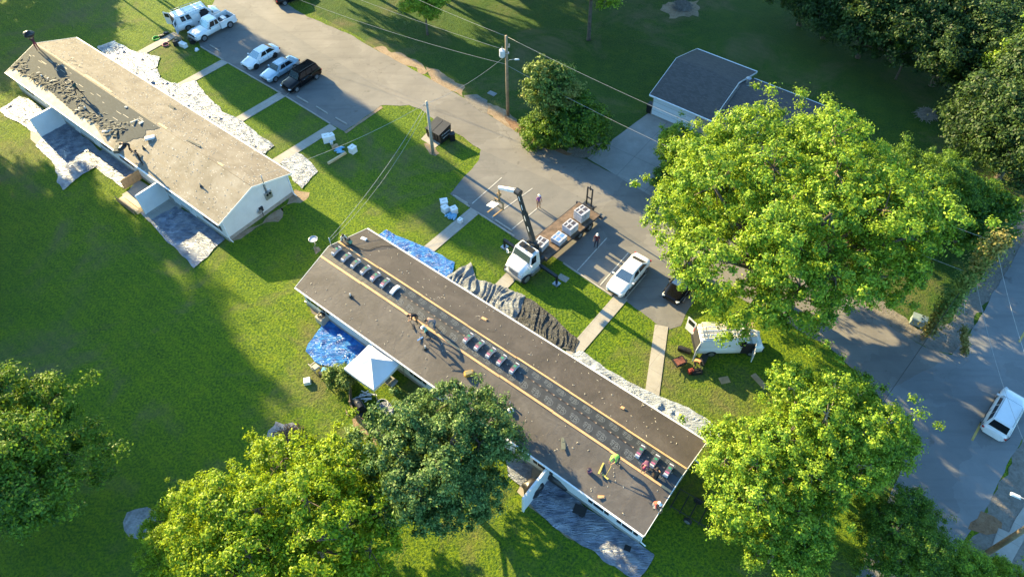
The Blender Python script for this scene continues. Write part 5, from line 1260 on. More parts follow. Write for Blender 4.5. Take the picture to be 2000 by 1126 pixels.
BON = [('pel', 'spn'), ('spn', 'che'), ('che', 'nek'), ('nek', 'hed'), ('hed', 'top'), ('hed', 'nos'), ('che', 'shL'), ('shL', 'elL'), ('elL', 'wrL'), ('che', 'shR'), ('shR', 'elR'), ('elR', 'wrR'), ('pel', 'hiL'), ('hiL', 'knL'), ('knL', 'anL'), ('anL', 'toL'), ('pel', 'hiR'), ('hiR', 'knR'), ('knR', 'anR'), ('anR', 'toR')]
def person(label, p, face, kind, shirt, pants, hat=None, bare=False, skin=SKIN, sc=1.0):
    J = pose_joints(kind); t = thing('person', label, 'person', p, face - math.pi / 2)
    bm = bmesh.new(); lay = bm.verts.layers.skin.verify(); V = {}
    for k, v in J.items():
        b_ = bm.verts.new(v); r_ = RAD[k]; b_[lay].radius = (r_, r_ * (.8 if k in ('che', 'spn') else 1)); V[k] = b_
        if k == 'pel': b_[lay].use_root = True
    for a_, b_ in BON: bm.edges.new((V[a_], V[b_]))
    tips = []
    for s in 'LR':
        w0 = J['wr' + s]; d = (w0 - J['el' + s]).normalized(); side = d.cross(Vector((0, 1, .2))).normalized()
        pl_ = bm.verts.new(w0 + d * .085); pl_[lay].radius = (.036, .02); bm.edges.new((V['wr' + s], pl_))
        for k, (o_, l_) in enumerate(((-.034, .068), (-.012, .08), (.011, .075), (.032, .058), (.05, .05))):
            q1 = w0 + d * (.11 if k < 4 else .05) + side * o_; q2 = q1 + d * l_ * (.9 if k < 4 else .5) + side * (0 if k < 4 else .025) + Vector((0, .02, -.012))
            f1 = bm.verts.new(q1); f1[lay].radius = (.010, .010); f2 = bm.verts.new(q2); f2[lay].radius = (.008, .008); bm.edges.new((pl_, f1)); bm.edges.new((f1, f2))
    me = bpy.data.meshes.new('body'); bm.to_mesh(me); bm.free(); o = bpy.data.objects.new('body', me); C.objects.link(o)
    o.modifiers.new('s', 'SKIN').use_smooth_shade = True; sb = o.modifiers.new('u', 'SUBSURF'); sb.levels = 1; sb.render_levels = 1
    dg = bpy.context.evaluated_depsgraph_get(); me2 = bpy.data.meshes.new_from_object(o.evaluated_get(dg)); o.modifiers.clear(); o.data = me2; me2.name = 'body'
    me2.materials.clear()
    for m_ in (skin, shirt, pants, SHOE): me2.materials.append(m_)
    cat_ = {('pel', 'spn'): 1, ('spn', 'che'): 1, ('che', 'nek'): 1, ('che', 'shL'): 1, ('che', 'shR'): 1, ('shL', 'elL'): 1, ('shR', 'elR'): 1, ('pel', 'hiL'): 2, ('pel', 'hiR'): 2, ('hiL', 'knL'): 2, ('hiR', 'knR'): 2, ('knL', 'anL'): 2, ('knR', 'anR'): 2, ('anL', 'toL'): 3, ('anR', 'toR'): 3}
    if bare == 'legs': cat_[('knL', 'anL')] = cat_[('knR', 'anR')] = 0
    for f in me2.polygons:
        c_ = f.center; bd = None
        for a_, b_ in BON:
            A, B_ = J[a_], J[b_]; ab = B_ - A; t_ = max(0, min(1, (c_ - A).dot(ab) / ab.length_squared)); d = (A + ab * t_ - c_).length - .5 * (RAD[a_] * (1 - t_) + RAD[b_] * t_)
            if bd is None or d < bd[0]: bd = (d, (a_, b_), t_)
        k = cat_.get(bd[1], 0)
        if bd[1] == ('che', 'nek') and bd[2] > .75: k = 0
        if bd[1] == ('pel', 'spn') and bd[2] < .25: k = 2
        f.material_index = k; f.use_smooth = True
    o.parent = t
    hd = (J['top'] - J['hed']).normalized(); fwd_ = (J['nos'] - J['hed']).normalized(); c0 = J['hed'] + hd * .06 - fwd_ * .01
    mb = MB(); rx_ = hd.cross(Vector((0, 0, 1))); n = 12
    s_ = hd.cross(fwd_).normalized(); f2 = s_.cross(hd)
    vs = []; fs = []; rows = [(.108, -.05), (.114, 0), (.105, .04), (.075, .078), (.02, .092)]
    for r_, hh in rows:
        for j in range(n):
            a_ = 2 * math.pi * j / n; vs.append(c0 + hd * hh + (s_ * math.cos(a_) + f2 * math.sin(a_) * 1.1) * r_ - (fwd_ * .02 if hh < 0 else Vector()))
    for i in range(len(rows) - 1):
        for j in range(n): fs.append((i * n + j, i * n + (j + 1) % n, (i + 1) * n + (j + 1) % n, (i + 1) * n + j))
    fs.append(tuple(range((len(rows) - 1) * n, len(rows) * n))); mb.add(vs, fs, 0, True)
    if hat:
        vs = []; 
        for j in range(7):
            a_ = -.9 + 1.8 * j / 6; vs.append(c0 + (f2 * math.cos(a_) + s_ * math.sin(a_)) * .11); 
        for j in range(7):
            a_ = -.7 + 1.4 * j / 6; vs.append(c0 + (f2 * math.cos(a_) + s_ * math.sin(a_)) * .20 - hd * .01)
        mb.add(vs, [(j, j + 1, 8 + j, 7 + j) for j in range(6)])
    mb.build('cap' if hat else 'hair', hat or HAIR, t)
    t.scale = (sc, sc, sc); t['joints'] = 0; del t['joints']
    return t, J
def wjoint(t, J, k): return Matrix.Translation(t.location) @ Matrix.Rotation(t.rotation_euler.z, 4, 'Z') @ J[k]
def rf(B, a_, b_): x, y = B.px(a_, b_); return B.wor(x, y, B.rz(y) + .02)
def tool(name, label, A, B_, head=(.5, .12, .05), mt=BLUEP, hm=None, ang=None):
    t = thing(name, label, name.replace('_', ' '), B_)
    mb = MB(); mb.tube([(0, 0, .03), A - B_], .018, 6); mb.build('handle', mt, t)
    d = A - B_; a_ = ang if ang is not None else math.atan2(d.y, d.x) + math.pi / 2; mb = MB(); mb.box((0, 0, .05), head, a_)
    for i in range(6): mb.box((math.cos(a_) * head[0] * (i / 5 - .5), math.sin(a_) * head[0] * (i / 5 - .5), .02), (.03, .06, .05), a_)
    mb.build('head', hm or mt, t); return t
c_ = cloth
t1, J1 = person('person in a teal shirt raking the near slope of the dark roof', rf(B2, 836, 659), rad(215), 'rake', c_('teal', (.16, .42, .38)), c_('jeans', (.03, .045, .07)), WHITE)
tool('rake', 'light blue rake held by the person in the teal shirt', wjoint(t1, J1, 'wrL'), rf(B2, 821, 662))
t2, J2 = person('stooping person in black with a broom on the lower tan strip', rf(B2, 814, 630), rad(200), 'bend', c_('black', (.015, .015, .018)), c_('khaki', (.16, .11, .07)))
tool('broom', 'dark broom pushed by the stooping person in black', wjoint(t2, J2, 'wrL'), rf(B2, 807, 638), mt=DGREY)
person('stooping bare-backed person in jeans beside the teal shirt', rf(B2, 848, 641), rad(190), 'bend', cloth('tanned', (.42, .27, .2)), c_('denim', (.09, .14, .22)), BLACK)
t3, J3 = person('person in a lime green shirt sweeping near the right end of the dark roof', rf(B2, 1203, 903), rad(215), 'bend', c_('lime', (.28, .60, .10)), c_('darkgreen', (.04, .07, .05)), c_('limecap', (.4, .62, .12)))
tool('push_broom', 'yellow push broom held by the person in lime green', wjoint(t3, J3, 'wrL'), rf(B2, 1182, 931), mt=mat('yellow_handle', (.55, .45, .12), .6))
person('person in a maroon cap and purple shirt beside the right ridge bundles', rf(B2, 1260, 915), rad(240), 'bend', c_('plum', (.14, .05, .10)), c_('brownpants', (.10, .07, .05)), mat('maroon_cap', (.30, .03, .07), .6))
person('crouching person in dark clothes on the right end of the membrane', rf(B2, 1277, 934), rad(60), 'crouch', c_('darkbrown', (.05, .03, .02)), c_('black', (.015, .015, .018)))
person('crouching person in a red and white shirt at the roof corner', rf(B2, 1279, 988), rad(300), 'crouch', c_('red', (.55, .08, .05)), c_('greytrousers', (.2, .21, .24)), WHITE)
person('crouching person in a white shirt at the left end of the ridge', rf(B2, 672, 472), rad(300), 'crouch', c_('cream', (.62, .58, .50)), c_('black', (.015, .015, .018)))
# compressor beside that person
cp = rf(B2, 682, 474); t = thing('air_compressor', 'small green air compressor at the left end of the dark roof ridge', 'compressor', cp, B2.hd)
mb = MB(); mb.lathe((0, 0, .22), [(.05, -.36), (.17, -.3), (.17, .3), (.05, .36)], 'X', 14); mb.build('tank', mat('green_enamel', (.12, .30, .2), .4), t); mb = MB(); mb.box((0, 0, .47), (.35, .22, .2)); mb.tube([(-.3, .14, .3), (-.3, .14, .75), (.1, .14, .8)], .02, 6); mb.build('motor', DGREY, t)
mb = MB(); pts = [rf(B2, *q) + Vector((0, 0, .03)) for q in ((684, 478), (700, 484), (712, 488), (722, 489), (730, 484), (745, 481), (768, 480))]; mb.tube(pts, .022, 5); single('air_hose', mb, BLACK, 'dark air hose snaking over the far slope from the compressor', 'hose')
t4, J4 = person('person in red trousers carrying a dark sack at the far left roof end', rf(B1, 76, 99), rad(150), 'carry', c_('darkred', (.08, .02, .03)), c_('redpants', (.30, .05, .06)))
def sack(label, p, s, ang=0, mt=None):
    bm = bmesh.new(); bmesh.ops.create_icosphere(bm, subdivisions=3, radius=1)
    for v in bm.verts:
        n = noise.noise(v.co * 1.4 + Vector((p.x, p.y, 0))); v.co *= 1 + n * .35; v.co = Vector((v.co.x * s[0], v.co.y * s[1], v.co.z * s[2]))
    me = bpy.data.meshes.new('sack'); bm.to_mesh(me); bm.free(); me.materials.append(mt or mat('black_sack', (.018, .018, .022), .35)); me.polygons.foreach_set('use_smooth', [True] * len(me.polygons))
    o = bpy.data.objects.new('sack', me); C.objects.link(o); o.location = p; o.rotation_euler = (0, 0, ang); tag(o, label, 'sack'); return o
sack('bulging dark sack of shingles on the shoulders of the person in red trousers', wjoint(t4, J4, 'top') + Vector((0, 0, .28)), (.55, .42, .34), .4)
person('person in dark green walking alone on the old grey shingles', rf(B1, 157, 187), rad(160), 'walk', c_('bottlegreen', (.02, .06, .05)), c_('black', (.015, .015, .018)), HAIR)
t5, J5 = person('stooping person in black lifting a bundle near the stripped eave', rf(B1, 257, 297), rad(200), 'bend', c_('black', (.015, .015, .018)), c_('black', (.015, .015, .018)))
sack('dark armful of torn shingles held by the stooping person in black', wjoint(t5, J5, 'wrL') + Vector((0, 0, .1)), (.5, .3, .2), 1)
t6, J6 = person('person in black standing close to the near eave of the left house', rf(B1, 279, 321), rad(225), 'carry', c_('black', (.015, .015, .018)), c_('black', (.015, .015, .018)), HAIR)
person('person in a purple shirt and shorts standing in the lower lot', G(1052, 406, .02), rad(300), 'stand', c_('purple', (.26, .10, .28)), c_('tanshorts', (.30, .2, .15)), WHITE, bare='legs')
person('person in a dark red shirt standing in the shade by the truck', G(1164, 482, .02), rad(250), 'stand', c_('maroon', (.10, .02, .03)), c_('navy', (.02, .025, .05)), WHITE)
person('stooping person in an orange shirt on the lawn behind the work van', G(1356, 716, .02), rad(330), 'bend', c_('orange', (.50, .20, .08)), c_('brownpants', (.10, .07, .05)))

# ================================================================== POLES AND WIRES
def pole(label, p, h, mt, r=.15, name='utility_pole', lean=(0, 0)):
    t = thing(name, label, 'utility pole', (p[0], p[1], 0)); mb = MB()
    mb.tube([(0, 0, -.2), (lean[0] * .5, lean[1] * .5, h * .5), (lean[0], lean[1], h)], [r * 1.15, r, r * .78], 12); mb.build('shaft', mt, t); return t
PL1 = G(992, 225); p1 = pole('tall wooden pole with a grey transformer between the lane and the ivy tree', PL1, 9.5, POLEW, .16)
def rel(o, w__): return tuple(Vector(w__) - o.location)
mb = MB(); mb.lathe((-.42, 0, 7.2), [(.05, .86), (.1, .8), (.3, .74), (.31, .1), (.27, 0)], 'Z', 16); mb.build('transformer', mat('transformer_grey', (.55, .58, .6), .4), p1)
mb = MB(); mb.lathe((-.42, .1, 8.0), [(.05, 0), (.07, .1), (.04, .2), (.02, .3)], 'Z', 10); mb.lathe((.28, 0, 8.3), [(.06, 0), (.08, .12), (.05, .3)], 'Z', 10); mb.box((0, 0, 7.6), (.5, .3, .08)); mb.box((.15, 0, 8.25), (.4, .07, .07)); mb.build('insulator', STEEL, p1)
mb = MB(); mb.tube([(0, 0, 6.6), (.3, -.05, 6.85), (.85, -.1, 6.95)], .025, 6); mb.build('lamp_arm', STEEL, p1)
mb = MB(); mb.box((1.02, -.1, 6.93), (.5, .2, .12), taper=.7); mb.build('lamp_head', mat('lamp_shell', (.6, .64, .66), .35), p1, bevel=.02)
PL2 = G(846.2, 300.6); p2 = pole('shorter grey wooden pole standing beside the black dumpster', PL2, 6.5, POLEG, .15)
mb = MB(); mb.box((0, 0, 6.1), (.3, .12, .12)); mb.lathe((-.25, 0, 6.0), [(.05, 0), (.06, .2)], 'Z', 8); mb.build('insulator', STEEL, p2)
PL3 = G(1930, 1078); p3 = pole('brown wooden pole rising past the bottom right corner beside the main road', PL3, 10.5, POLEW, .17)
la = G(1983, 968, 7.2)
mb = MB(); q = rel(p3, la); mb.tube([(0, 0, 7.0), (q[0] * .5, q[1] * .5, 7.35), (q[0], q[1], 7.3)], .03, 6); mb.build('lamp_arm', STEEL, p3)
mb = MB(); mb.box((q[0], q[1], 7.28), (.62, .24, .14), math.atan2(q[1], q[0]), taper=.7); mb.build('lamp_head', MATS['lamp_shell'], p3, bevel=.02)
PL4 = G(1802, 662); p4 = pole('leaning-looking pole wrapped in yellow vines at the corner of lane and road', PL4, 11.8, POLEW, .16, 'vine_covered_pole')
def vine(parent, A, B_, n, r0, seed, mt, f0=.02, f1=1.0, lumpy=.5):
    nr = np.random.default_rng(seed); A, B_ = np.array(A), np.array(B_); t_ = nr.uniform(f0, f1, n); rr = r0 * (1 + lumpy * np.sin(t_ * 19 + seed) + lumpy * .6 * np.sin(t_ * 43))
    d = nr.normal(size=(n, 3)) * .5; pts = A + (B_ - A) * t_[:, None] + d * rr[:, None]
    nrm = d + nr.normal(size=(n, 3)) * .4 + np.array([0, 0, .3]); nrm /= np.linalg.norm(nrm, axis=1)[:, None]; tt = np.cross(nrm, nr.normal(size=(n, 3))); tt /= np.linalg.norm(tt, axis=1)[:, None]; b_ = np.cross(nrm, tt)
    s_ = (.11 * nr.uniform(.6, 1.4, n))[:, None]; V = np.stack([pts - tt * s_, pts - b_ * s_ * .6, pts + tt * s_, pts + b_ * s_ * .6], 1).reshape(-1, 3)
    me = bpy.data.meshes.new('vine'); me.from_pydata(V.tolist(), [], [tuple(range(4 * i, 4 * i + 4)) for i in range(n)]); me.materials.append(mt); o = bpy.data.objects.new('vine', me); C.objects.link(o); o.parent = parent; return o
vine(p4, (0, 0, 2), (0, 0, 12.2), 5200, .62, 3, L_IVY, .1, .9); vine(p4, (0, 0, 8.6), (0, 0, 12.4), 2600, .62, 4, L_VINE); vine(p4, (0, 0, 1.0), (0, 0, 4.6), 2200, .5, 5, L_VINE)
gy = thing('guy_wire', 'vine covered guy wire slanting from the vine pole towards the main road', 'wire', G(1884, 690)); q = rel(gy, PL4 + Vector((0, 0, 7)))
mb = MB(); mb.tube([(0, 0, 0), q], .012, 5); mb.build('cable', STEEL, gy); vine(gy, (0, 0, .1), Vector(q) * .42, 700, .3, 6, L_VINE, .02, .95, .2)
WIRE = mat('power_cable', (.34, .34, .33), .5)
def wire(label, A, B_, sag=.6, r=.013, mt=WIRE):
    A, B_ = Vector(A), Vector(B_); pts = []
    for i in range(25): t_ = i / 24; p = A.lerp(B_, t_); p.z -= sag * 4 * t_ * (1 - t_); pts.append(p)
    mb = MB(); mb.tube(pts, r, 5); single('power_line', mb, mt, label, 'power line')
T1 = PL1 + Vector((0, 0, 9.45)); T2 = PL2 + Vector((0, 0, 6.3)); T4 = PL4 + Vector((0, 0, 11.5)); T3 = PL3 + Vector((0, 0, 10.2))
OFF = PL1 + (PL1 - G(1262, 221, 8.3)).normalized() * 42; OFF.z = 9.4
wire('uppermost power line from the transformer pole towards the top edge', T1, OFF); wire('uppermost power line from the transformer pole across the driveway to the maple', T1, T4 + Vector((.2, .2, 0)), .9)
wire('second power line left of the transformer pole', PL1 + Vector((0, 0, 7.9)), OFF + Vector((-3, -3, -1.4))); wire('lowest cable left of the transformer pole', PL1 + Vector((0, 0, 6.3)), OFF + Vector((-4, -5, -3)), .9, .015)
wire('lower cable from the transformer pole over the ivy tree to the driveway', PL1 + Vector((0, 0, 6.2)), T4 + Vector((0, 0, -3.2)), 1.0, .015)
wire('cable from the transformer down to the pole by the dumpster', PL1 + Vector((-.3, 0, 7.1)), T2, .5, .015)
wire('twisted service cable from the dumpster pole to the dark roofed house', T2, B2.wor(-B2.hl - .3, .3, 4.6), .7, .018); wire('second thin cable from the dumpster pole to the dark roofed house', T2 - Vector((0, 0, .5)), B2.wor(-B2.hl - .3, .3, 4.3), 1.1, .014)
wire('service cable from the dumpster pole to the gable of the left house', T2, B1.wor(B1.L / 2 + .1, 1.2, 4.6), .6, .016)
wire('cable crossing the road junction from the vine pole', T4 - Vector((0, 0, 4.5)), G(1715, 800, 5), .5, .02, BLACK); wire('power line crossing the main road to the corner pole', T4, T3, .8); wire('lower power line crossing the main road to the corner pole', T4 - Vector((0, 0, 3)), T3 - Vector((0, 0, 2.6)), .9)
wire('power line passing the white suv towards the right edge', T3, T3 + Vector((9, 8, .3)), .3)
o = thing('utility_box', 'pale green utility cabinet on the verge under the vine pole', 'cabinet', G(1790, 631), rad(-30)); mb = MB(); mb.box((0, 0, .35), (1.1, .75, .7), taper=.95); mb.build('cabinet_body', mat('cabinet_green', (.22, .28, .26), .5), o, bevel=.03); mb = MB(); mb.box((0, 0, .73), (1.16, .82, .06)); mb.build('lid', MATS['cabinet_green'], o)
for a_, b_, lb in ((961, 183, 'flat grey meter lid in the grass left of the transformer pole'), (1100, 543, 'square grey lid in the lawn beside the outrigger'), (1688, 797, 'small pale lid at the curb by the road junction')):
    mb = MB(); mb.box((0, 0, .03), (.95, .6, .06)); mb.box((0, 0, .065), (.6, .35, .012)); single('meter_lid', mb, [STEEL if a_ < 1000 else CONC], lb, 'lid', G(a_, b_), rad(-38), bevel=.01)

# ================================================================== THINGS ON THE LAWN
sheet('concrete_pad', P((822, 272), (850, 289), (888, 258), (856, 236)), .03, CONC, jit=.02)
sheet('bare_soil', P((828, 280), (842, 278), (860, 300), (850, 306), (836, 302)), .007, DIRT, jit=.15)
t = thing('dumpster', 'black lidded dumpster on the concrete pad beside the lane', 'dumpster', G(858, 268), B1.hd + rad(90))
mb = MB(); c8 = [(-.75, -1.0, .1), (.75, -1.0, .1), (.75, 1.0, .1), (-.75, 1.0, .1), (-.9, -1.0, 1.25), (.9, -1.0, 1.55), (.9, 1.0, 1.55), (-.9, 1.0, 1.25)]; mb.add(c8, CF)
for yy in (-.6, -.2, .2, .6): mb.box((-.86, yy, .75), (.1, .06, 1.0)); 
mb.build('container', BLACK, t, bevel=.02)
for yy in (-.5, .5): mb = MB(); mb.box((0, yy, 1.47), (1.95, .96, .05), ry=-.165); mb.build('lid', DGREY, t, bevel=.015)
mb = MB()
for yy in (-.98, .98): mb.box((0, yy * 1.05, .95), (1.3, .12, .16))
mb.build('fork_pocket', DGREY, t)
fc = bpy.data.curves.new('lettering', 'FONT'); fc.body = 'NO PARKING\nIN FRONT OF\nDUMPSTER'; fc.size = .2; fc.align_x = 'CENTER'; fc.extrude = .004; fo = bpy.data.objects.new('lettering', fc); C.objects.link(fo)
dg = bpy.context.evaluated_depsgraph_get(); lm = bpy.data.meshes.new_from_object(fo.evaluated_get(dg)); bpy.data.objects.remove(fo); lm.materials.clear(); lm.materials.append(WHITE)
lo = bpy.data.objects.new('lettering', lm); C.objects.link(lo); lo.parent = t; lo.location = (-.0, -1.012, 1.0); lo.rotation_euler = (rad(90), 0, 0)
o = thing('post', 'dark stub post and box on the pad right of the dumpster', 'post', G(884, 274)); mb = MB(); mb.box((0, 0, .45), (.5, .5, .9), .3); mb.build('post_body', BLACK, o, bevel=.03); mb = MB(); mb.box((0, 0, .93), (.56, .56, .06), .3); mb.build('cap', DGREY, o)
def pail(a_, b_, lb, s=.42, ang=.3, mt=WHITE, name='white_box'):
    t = thing(name, lb, 'box', G(a_, b_), ang, 'white boxes set out on the lawn'); mb = MB(); mb.box((0, 0, s * .5), (s, s * .95, s), taper=.96); mb.build('box_body', mt, t, bevel=.02)
    mb = MB(); mb.box((0, 0, s + .015), (s * 1.04, s, .03)); mb.build('lid', mt, t)
    mb = MB(); mb.box((0, 0, s + .034), (s * .5, .05, .01)); mb.build('tape', CARD, t)
pail(639, 276, 'left white box of the pair beside the fourth pavement strip', .75); pail(648, 273, 'right white box of the pair beside the fourth pavement strip', .65, .6)
pail(648, 281, 'small white pail below the pair of white boxes', .3, .1); pail(690, 297, 'lone white box at the right end of the blue bags', .68, .9)
pail(868, 402, 'rear white box beside the path to the dark roofed house', .7, .2); pail(870, 413, 'front white box touching the rear one by the path', .62, .7); pail(887, 415, 'white box standing over the blue bags by the path', .62, .5); pail(899, 434, 'small white box right on the pavement strip', .42, .9)
def bags(a_, b_, lb, n, seed):
    rg = random.Random(seed); t = thing('blue_bag_pile', lb, 'bags', G(a_, b_), rg.uniform(0, 1))
    for i in range(n):
        bm = bmesh.new(); bmesh.ops.create_icosphere(bm, subdivisions=2, radius=1)
        for v in bm.verts: v.co = Vector((v.co.x * .42, v.co.y * .13, v.co.z * .12)) * (1 + noise.noise(v.co * 2 + Vector((i, seed, 0))) * .3)
        me = bpy.data.meshes.new('bag'); bm.to_mesh(me); bm.free(); me.materials.append(BAG); o = bpy.data.objects.new('bag', me); C.objects.link(o); o.parent = t; o.location = (rg.uniform(-.15, .15), -.45 + i * .9 / n, .12 + rg.uniform(0, .06)); o.rotation_euler = (0, rg.uniform(-.2, .2), rg.uniform(-.3, .3))
BAG = mat('blue_plastic_bag', (.18, .42, .62), .3, var=.3, scale=3)
bags(664, 294, 'pile of pale blue packs beside the long board', 5, 1); bags(880, 423, 'pile of pale blue packs by the path to the dark roofed house', 5, 2)
def beam_on(a_, b_, c_, d_, lb, mt, w_=.2, h_=.25, name='timber_board', cat='board'):
    A, B_ = G(a_, b_), G(c_, d_); d = B_ - A; mb = MB(); mb.box((0, 0, h_ / 2), (d.length, w_, h_)); 
    for s in (-1, 1): mb.box((s * (d.length / 2 + .004), 0, h_ / 2), (.02, w_ * .8, h_ * .8))
    single(name, mb, [mt], lb, cat, (A + B_) / 2, math.atan2(d.y, d.x), bevel=.01)
beam_on(641, 321, 676, 300, 'long tan board lying in the shaded grass below the blue packs', PLY)
mb = MB(); mb.box((0, 0, .12), (.7, .45, .24)); mb.box((.1, .05, .27), (.4, .3, .08), .3); single('cardboard_case', mb, [CARD], 'open dark carton between the white pail and the blue packs', 'carton', G(655, 288), .3, bevel=.01)
# tool heap by the pickup
def gb(name, lb, cat, a_, b_, mt, dims, ang=0.0, extra=None):
    mb = MB(); mb.box((0, 0, dims[2] / 2), dims, taper=.93)
    if extra: extra(mb)
    return single(name, mb, [mt, DGREY], lb, cat, G(a_, b_), ang, bevel=.015)
gb('cooler', 'white cooler box lying on the lawn in front of the pickup', 'cooler', 359, 91, WHITE, (1.0, .55, .42), rad(-35), lambda m_: m_.box((0, 0, .45), (1.04, .58, .06)))
gb('cardboard_box', 'brown cardboard box on the pavement strip before the pickup', 'carton', 349, 78, CARD, (.8, .6, .35), .4, lambda m_: m_.box((.1, .1, .4), (.5, .5, .08), .4))
gb('generator', 'dark grey generator on the grass in front of the pickup', 'generator', 346, 88, DGREY, (.7, .5, .55), .2, lambda m_: (m_.tube([(-.35, -.25, .6), (.35, -.25, .6)], .03), m_.tube([(-.35, .25, .6), (.35, .25, .6)], .03)))
gb('tool_crate', 'black crate under the front bumper of the pickup', 'crate', 378, 84, BLACK, (.7, .5, .45), 1.2, lambda m_: m_.box((0, 0, .47), (.74, .2, .05)))
gb('tool_crate', 'olive crate at the left wheel of the pickup', 'crate', 371, 76, mat('olive', (.2, .18, .09), .6), (.6, .4, .3), .8, lambda m_: m_.box((0, 0, .32), (.64, .2, .05)))
gb('spray_bag', 'white crumpled bag on the lawn right of the cooler', 'bag', 385, 99, WRAP, (.5, .3, .15), 1.1, lambda m_: m_.box((.15, .2, .1), (.3, .3, .12), .7))
def coil(lb, a_, b_, mt, R=.42, name='hose_coil', n=4):
    mb = MB(); pts = []
    for i in range(n * 14): a__ = i / 14 * 2 * math.pi; r_ = R * (1 - .05 * math.sin(i * 1.3)); pts.append((math.cos(a__) * r_, math.sin(a__) * r_, .04 + .03 * (i // 14) + .01 * math.sin(i)))
    mb.tube(pts, .03, 6); single(name, mb, [mt], lb, 'hose', G(a_, b_))
coil('bright green coiled hose on the grass beside the first pavement strip', 305, 76, mat('green_hose', (.10, .55, .08), .5)); coil('red and white coiled hose on the first pavement strip', 324, 88, mat('red_hose', (.40, .10, .16), .5), .38)
gb('tool_bag', 'black tool bag beside the green hose', 'bag', 316, 72, BLACK, (.7, .35, .25), .5, lambda m_: m_.tube([(-.2, 0, .25), (0, 0, .42), (.2, 0, .25)], .02)); gb('tool_bag', 'dark tool bag lying behind the white van', 'bag', 325, 66, DGREY, (.6, .3, .2), .2, lambda m_: m_.tube([(-.2, 0, .2), (0, 0, .35), (.2, 0, .2)], .02))
# lower lawn: tools round the work van
t = thing('wheelbarrow', 'black wheelbarrow tray of tools on the lawn beside the curved path', 'wheelbarrow', G(1325, 712), .4)
mb = MB(); mb.box((0, 0, .42), (.85, .65, .3), taper=1.25); mb.build('tray', BLACK, t, bevel=.03); mb = MB(); mb.box((0, 0, .6), (.75, .6, .02)); mb.build('load', mat('rusty_tools', (.16, .05, .035), .7, var=.6, scale=6), t); mb = MB(); mb.lathe((.62, 0, .18), [(.18, -.05), (.18, .05)], 'Y', 14); mb.build('wheel', RUBBER, t)
mb = MB(); 
for s in (-1, 1): mb.tube([(.6, s * .1, .2), (-.4, s * .3, .35), (-1.0, s * .32, .55)], .022, 6)
mb.build('handle', WOOD, t)
gb('tarpaulin_roll', 'dark roll lying on the lawn behind the work van', 'roll', 1336, 685, BLACK, (1.0, .4, .35), rad(-25), lambda m_: m_.lathe((0, 0, .2), [(.18, -.55), (.22, 0), (.18, .55)], 'X', 12)); gb('fuel_can', 'red fuel can on the lawn nearest the house', 'can', 1348, 727, REDP, (.42, .32, .42), .3, lambda m_: m_.tube([(-.1, 0, .42), (0, 0, .5), (.1, 0, .42)], .03))
gb('equipment_case', 'black equipment case right of the red can', 'case', 1360, 727, BLACK, (.9, .5, .3), .1, lambda m_: m_.box((0, 0, .32), (.6, .1, .05))); gb('machine', 'dark compressor frame under the open rear door of the work van', 'machine', 1372, 705, DGREY, (.8, .55, .5), 1.0, lambda m_: m_.tube([(-.4, -.2, .5), (-.4, -.2, .8), (.4, -.2, .8), (.4, -.2, .5)], .03))
gb('cardboard_sheet', 'tan cardboard sheet on the shaded grass below the work van', 'cardboard', 1483, 744, CARD, (1.5, .5, .06), rad(-60), lambda m_: m_.box((.1, .0, .08), (.9, .3, .03), .1)); gb('cardboard_sheet', 'small tan cardboard on the lawn at the edge of the lower tree', 'cardboard', 1415, 742, CARD, (.8, .6, .08), .2, lambda m_: m_.box((.1, .0, .1), (.4, .3, .04), .5))
# ================================================================== BACK YARD OF THE MIDDLE HOUSE
TA, TB, TC, TD = G(682, 718, 2.2), G(730, 752, 2.2), G(774, 707, 2.2), G(728, 672, 2.2)
ctr = (TA + TB + TC + TD) / 4; tx = (TB - TA).normalized(); tang = math.atan2(tx.y, tx.x)
t = thing('canopy_tent', 'white pop-up canopy with a peaked top against the back of the middle house', 'canopy', (ctr.x, ctr.y, 0), tang)
hs = 1.58; mb = MB(); nn = 8
for k in range(4):
    a_ = [(-hs, -hs), (hs, -hs), (hs, hs), (-hs, hs)][k]; b_ = [(hs, -hs), (hs, hs), (-hs, hs), (-hs, -hs)][k]; vs = []; fs = []
    for i in range(nn + 1):
        for j in range(nn + 1):
            u = i / nn; v = j / nn; x = (a_[0] * (1 - u) + b_[0] * u) * (1 - v); y = (a_[1] * (1 - u) + b_[1] * u) * (1 - v)
            z = 2.2 + .95 * v - .10 * math.sin(math.pi * u) * (1 - v) - .12 * math.sin(math.pi * v); vs.append((x, y, z))
    for i in range(nn):
        for j in range(nn): p_ = i * (nn + 1) + j; fs.append((p_, p_ + nn + 1, p_ + nn + 2, p_ + 1))
    mb.add(vs, fs)
mb.build('canopy_top', CANVAS, t)
for k in range(4):
    a_ = [(-hs, -hs), (hs, -hs), (hs, hs), (-hs, hs)][k]; b_ = [(hs, -hs), (hs, hs), (-hs, hs), (-hs, -hs)][k]; mb = MB(); vs = []
    for i in range(9): u = i / 8; x, y = a_[0] * (1 - u) + b_[0] * u, a_[1] * (1 - u) + b_[1] * u; z = 2.2 - .10 * math.sin(math.pi * u); vs += [(x * 1.004, y * 1.004, z), (x * 1.004, y * 1.004, z - .26)]
    mb.add(vs, [(2 * i, 2 * i + 1, 2 * i + 3, 2 * i + 2) for i in range(8)]); mb.build('valance', CANVAS, t)
    mb = MB(); mb.box((a_[0] * .97, a_[1] * .97, 1.08), (.05, .05, 2.2)); mb.build('leg', STEEL, t)
t = thing('air_conditioner', 'beige outdoor air conditioner unit with a round black fan by the blue tarp', 'air conditioner', G(632, 627), B2.hd)
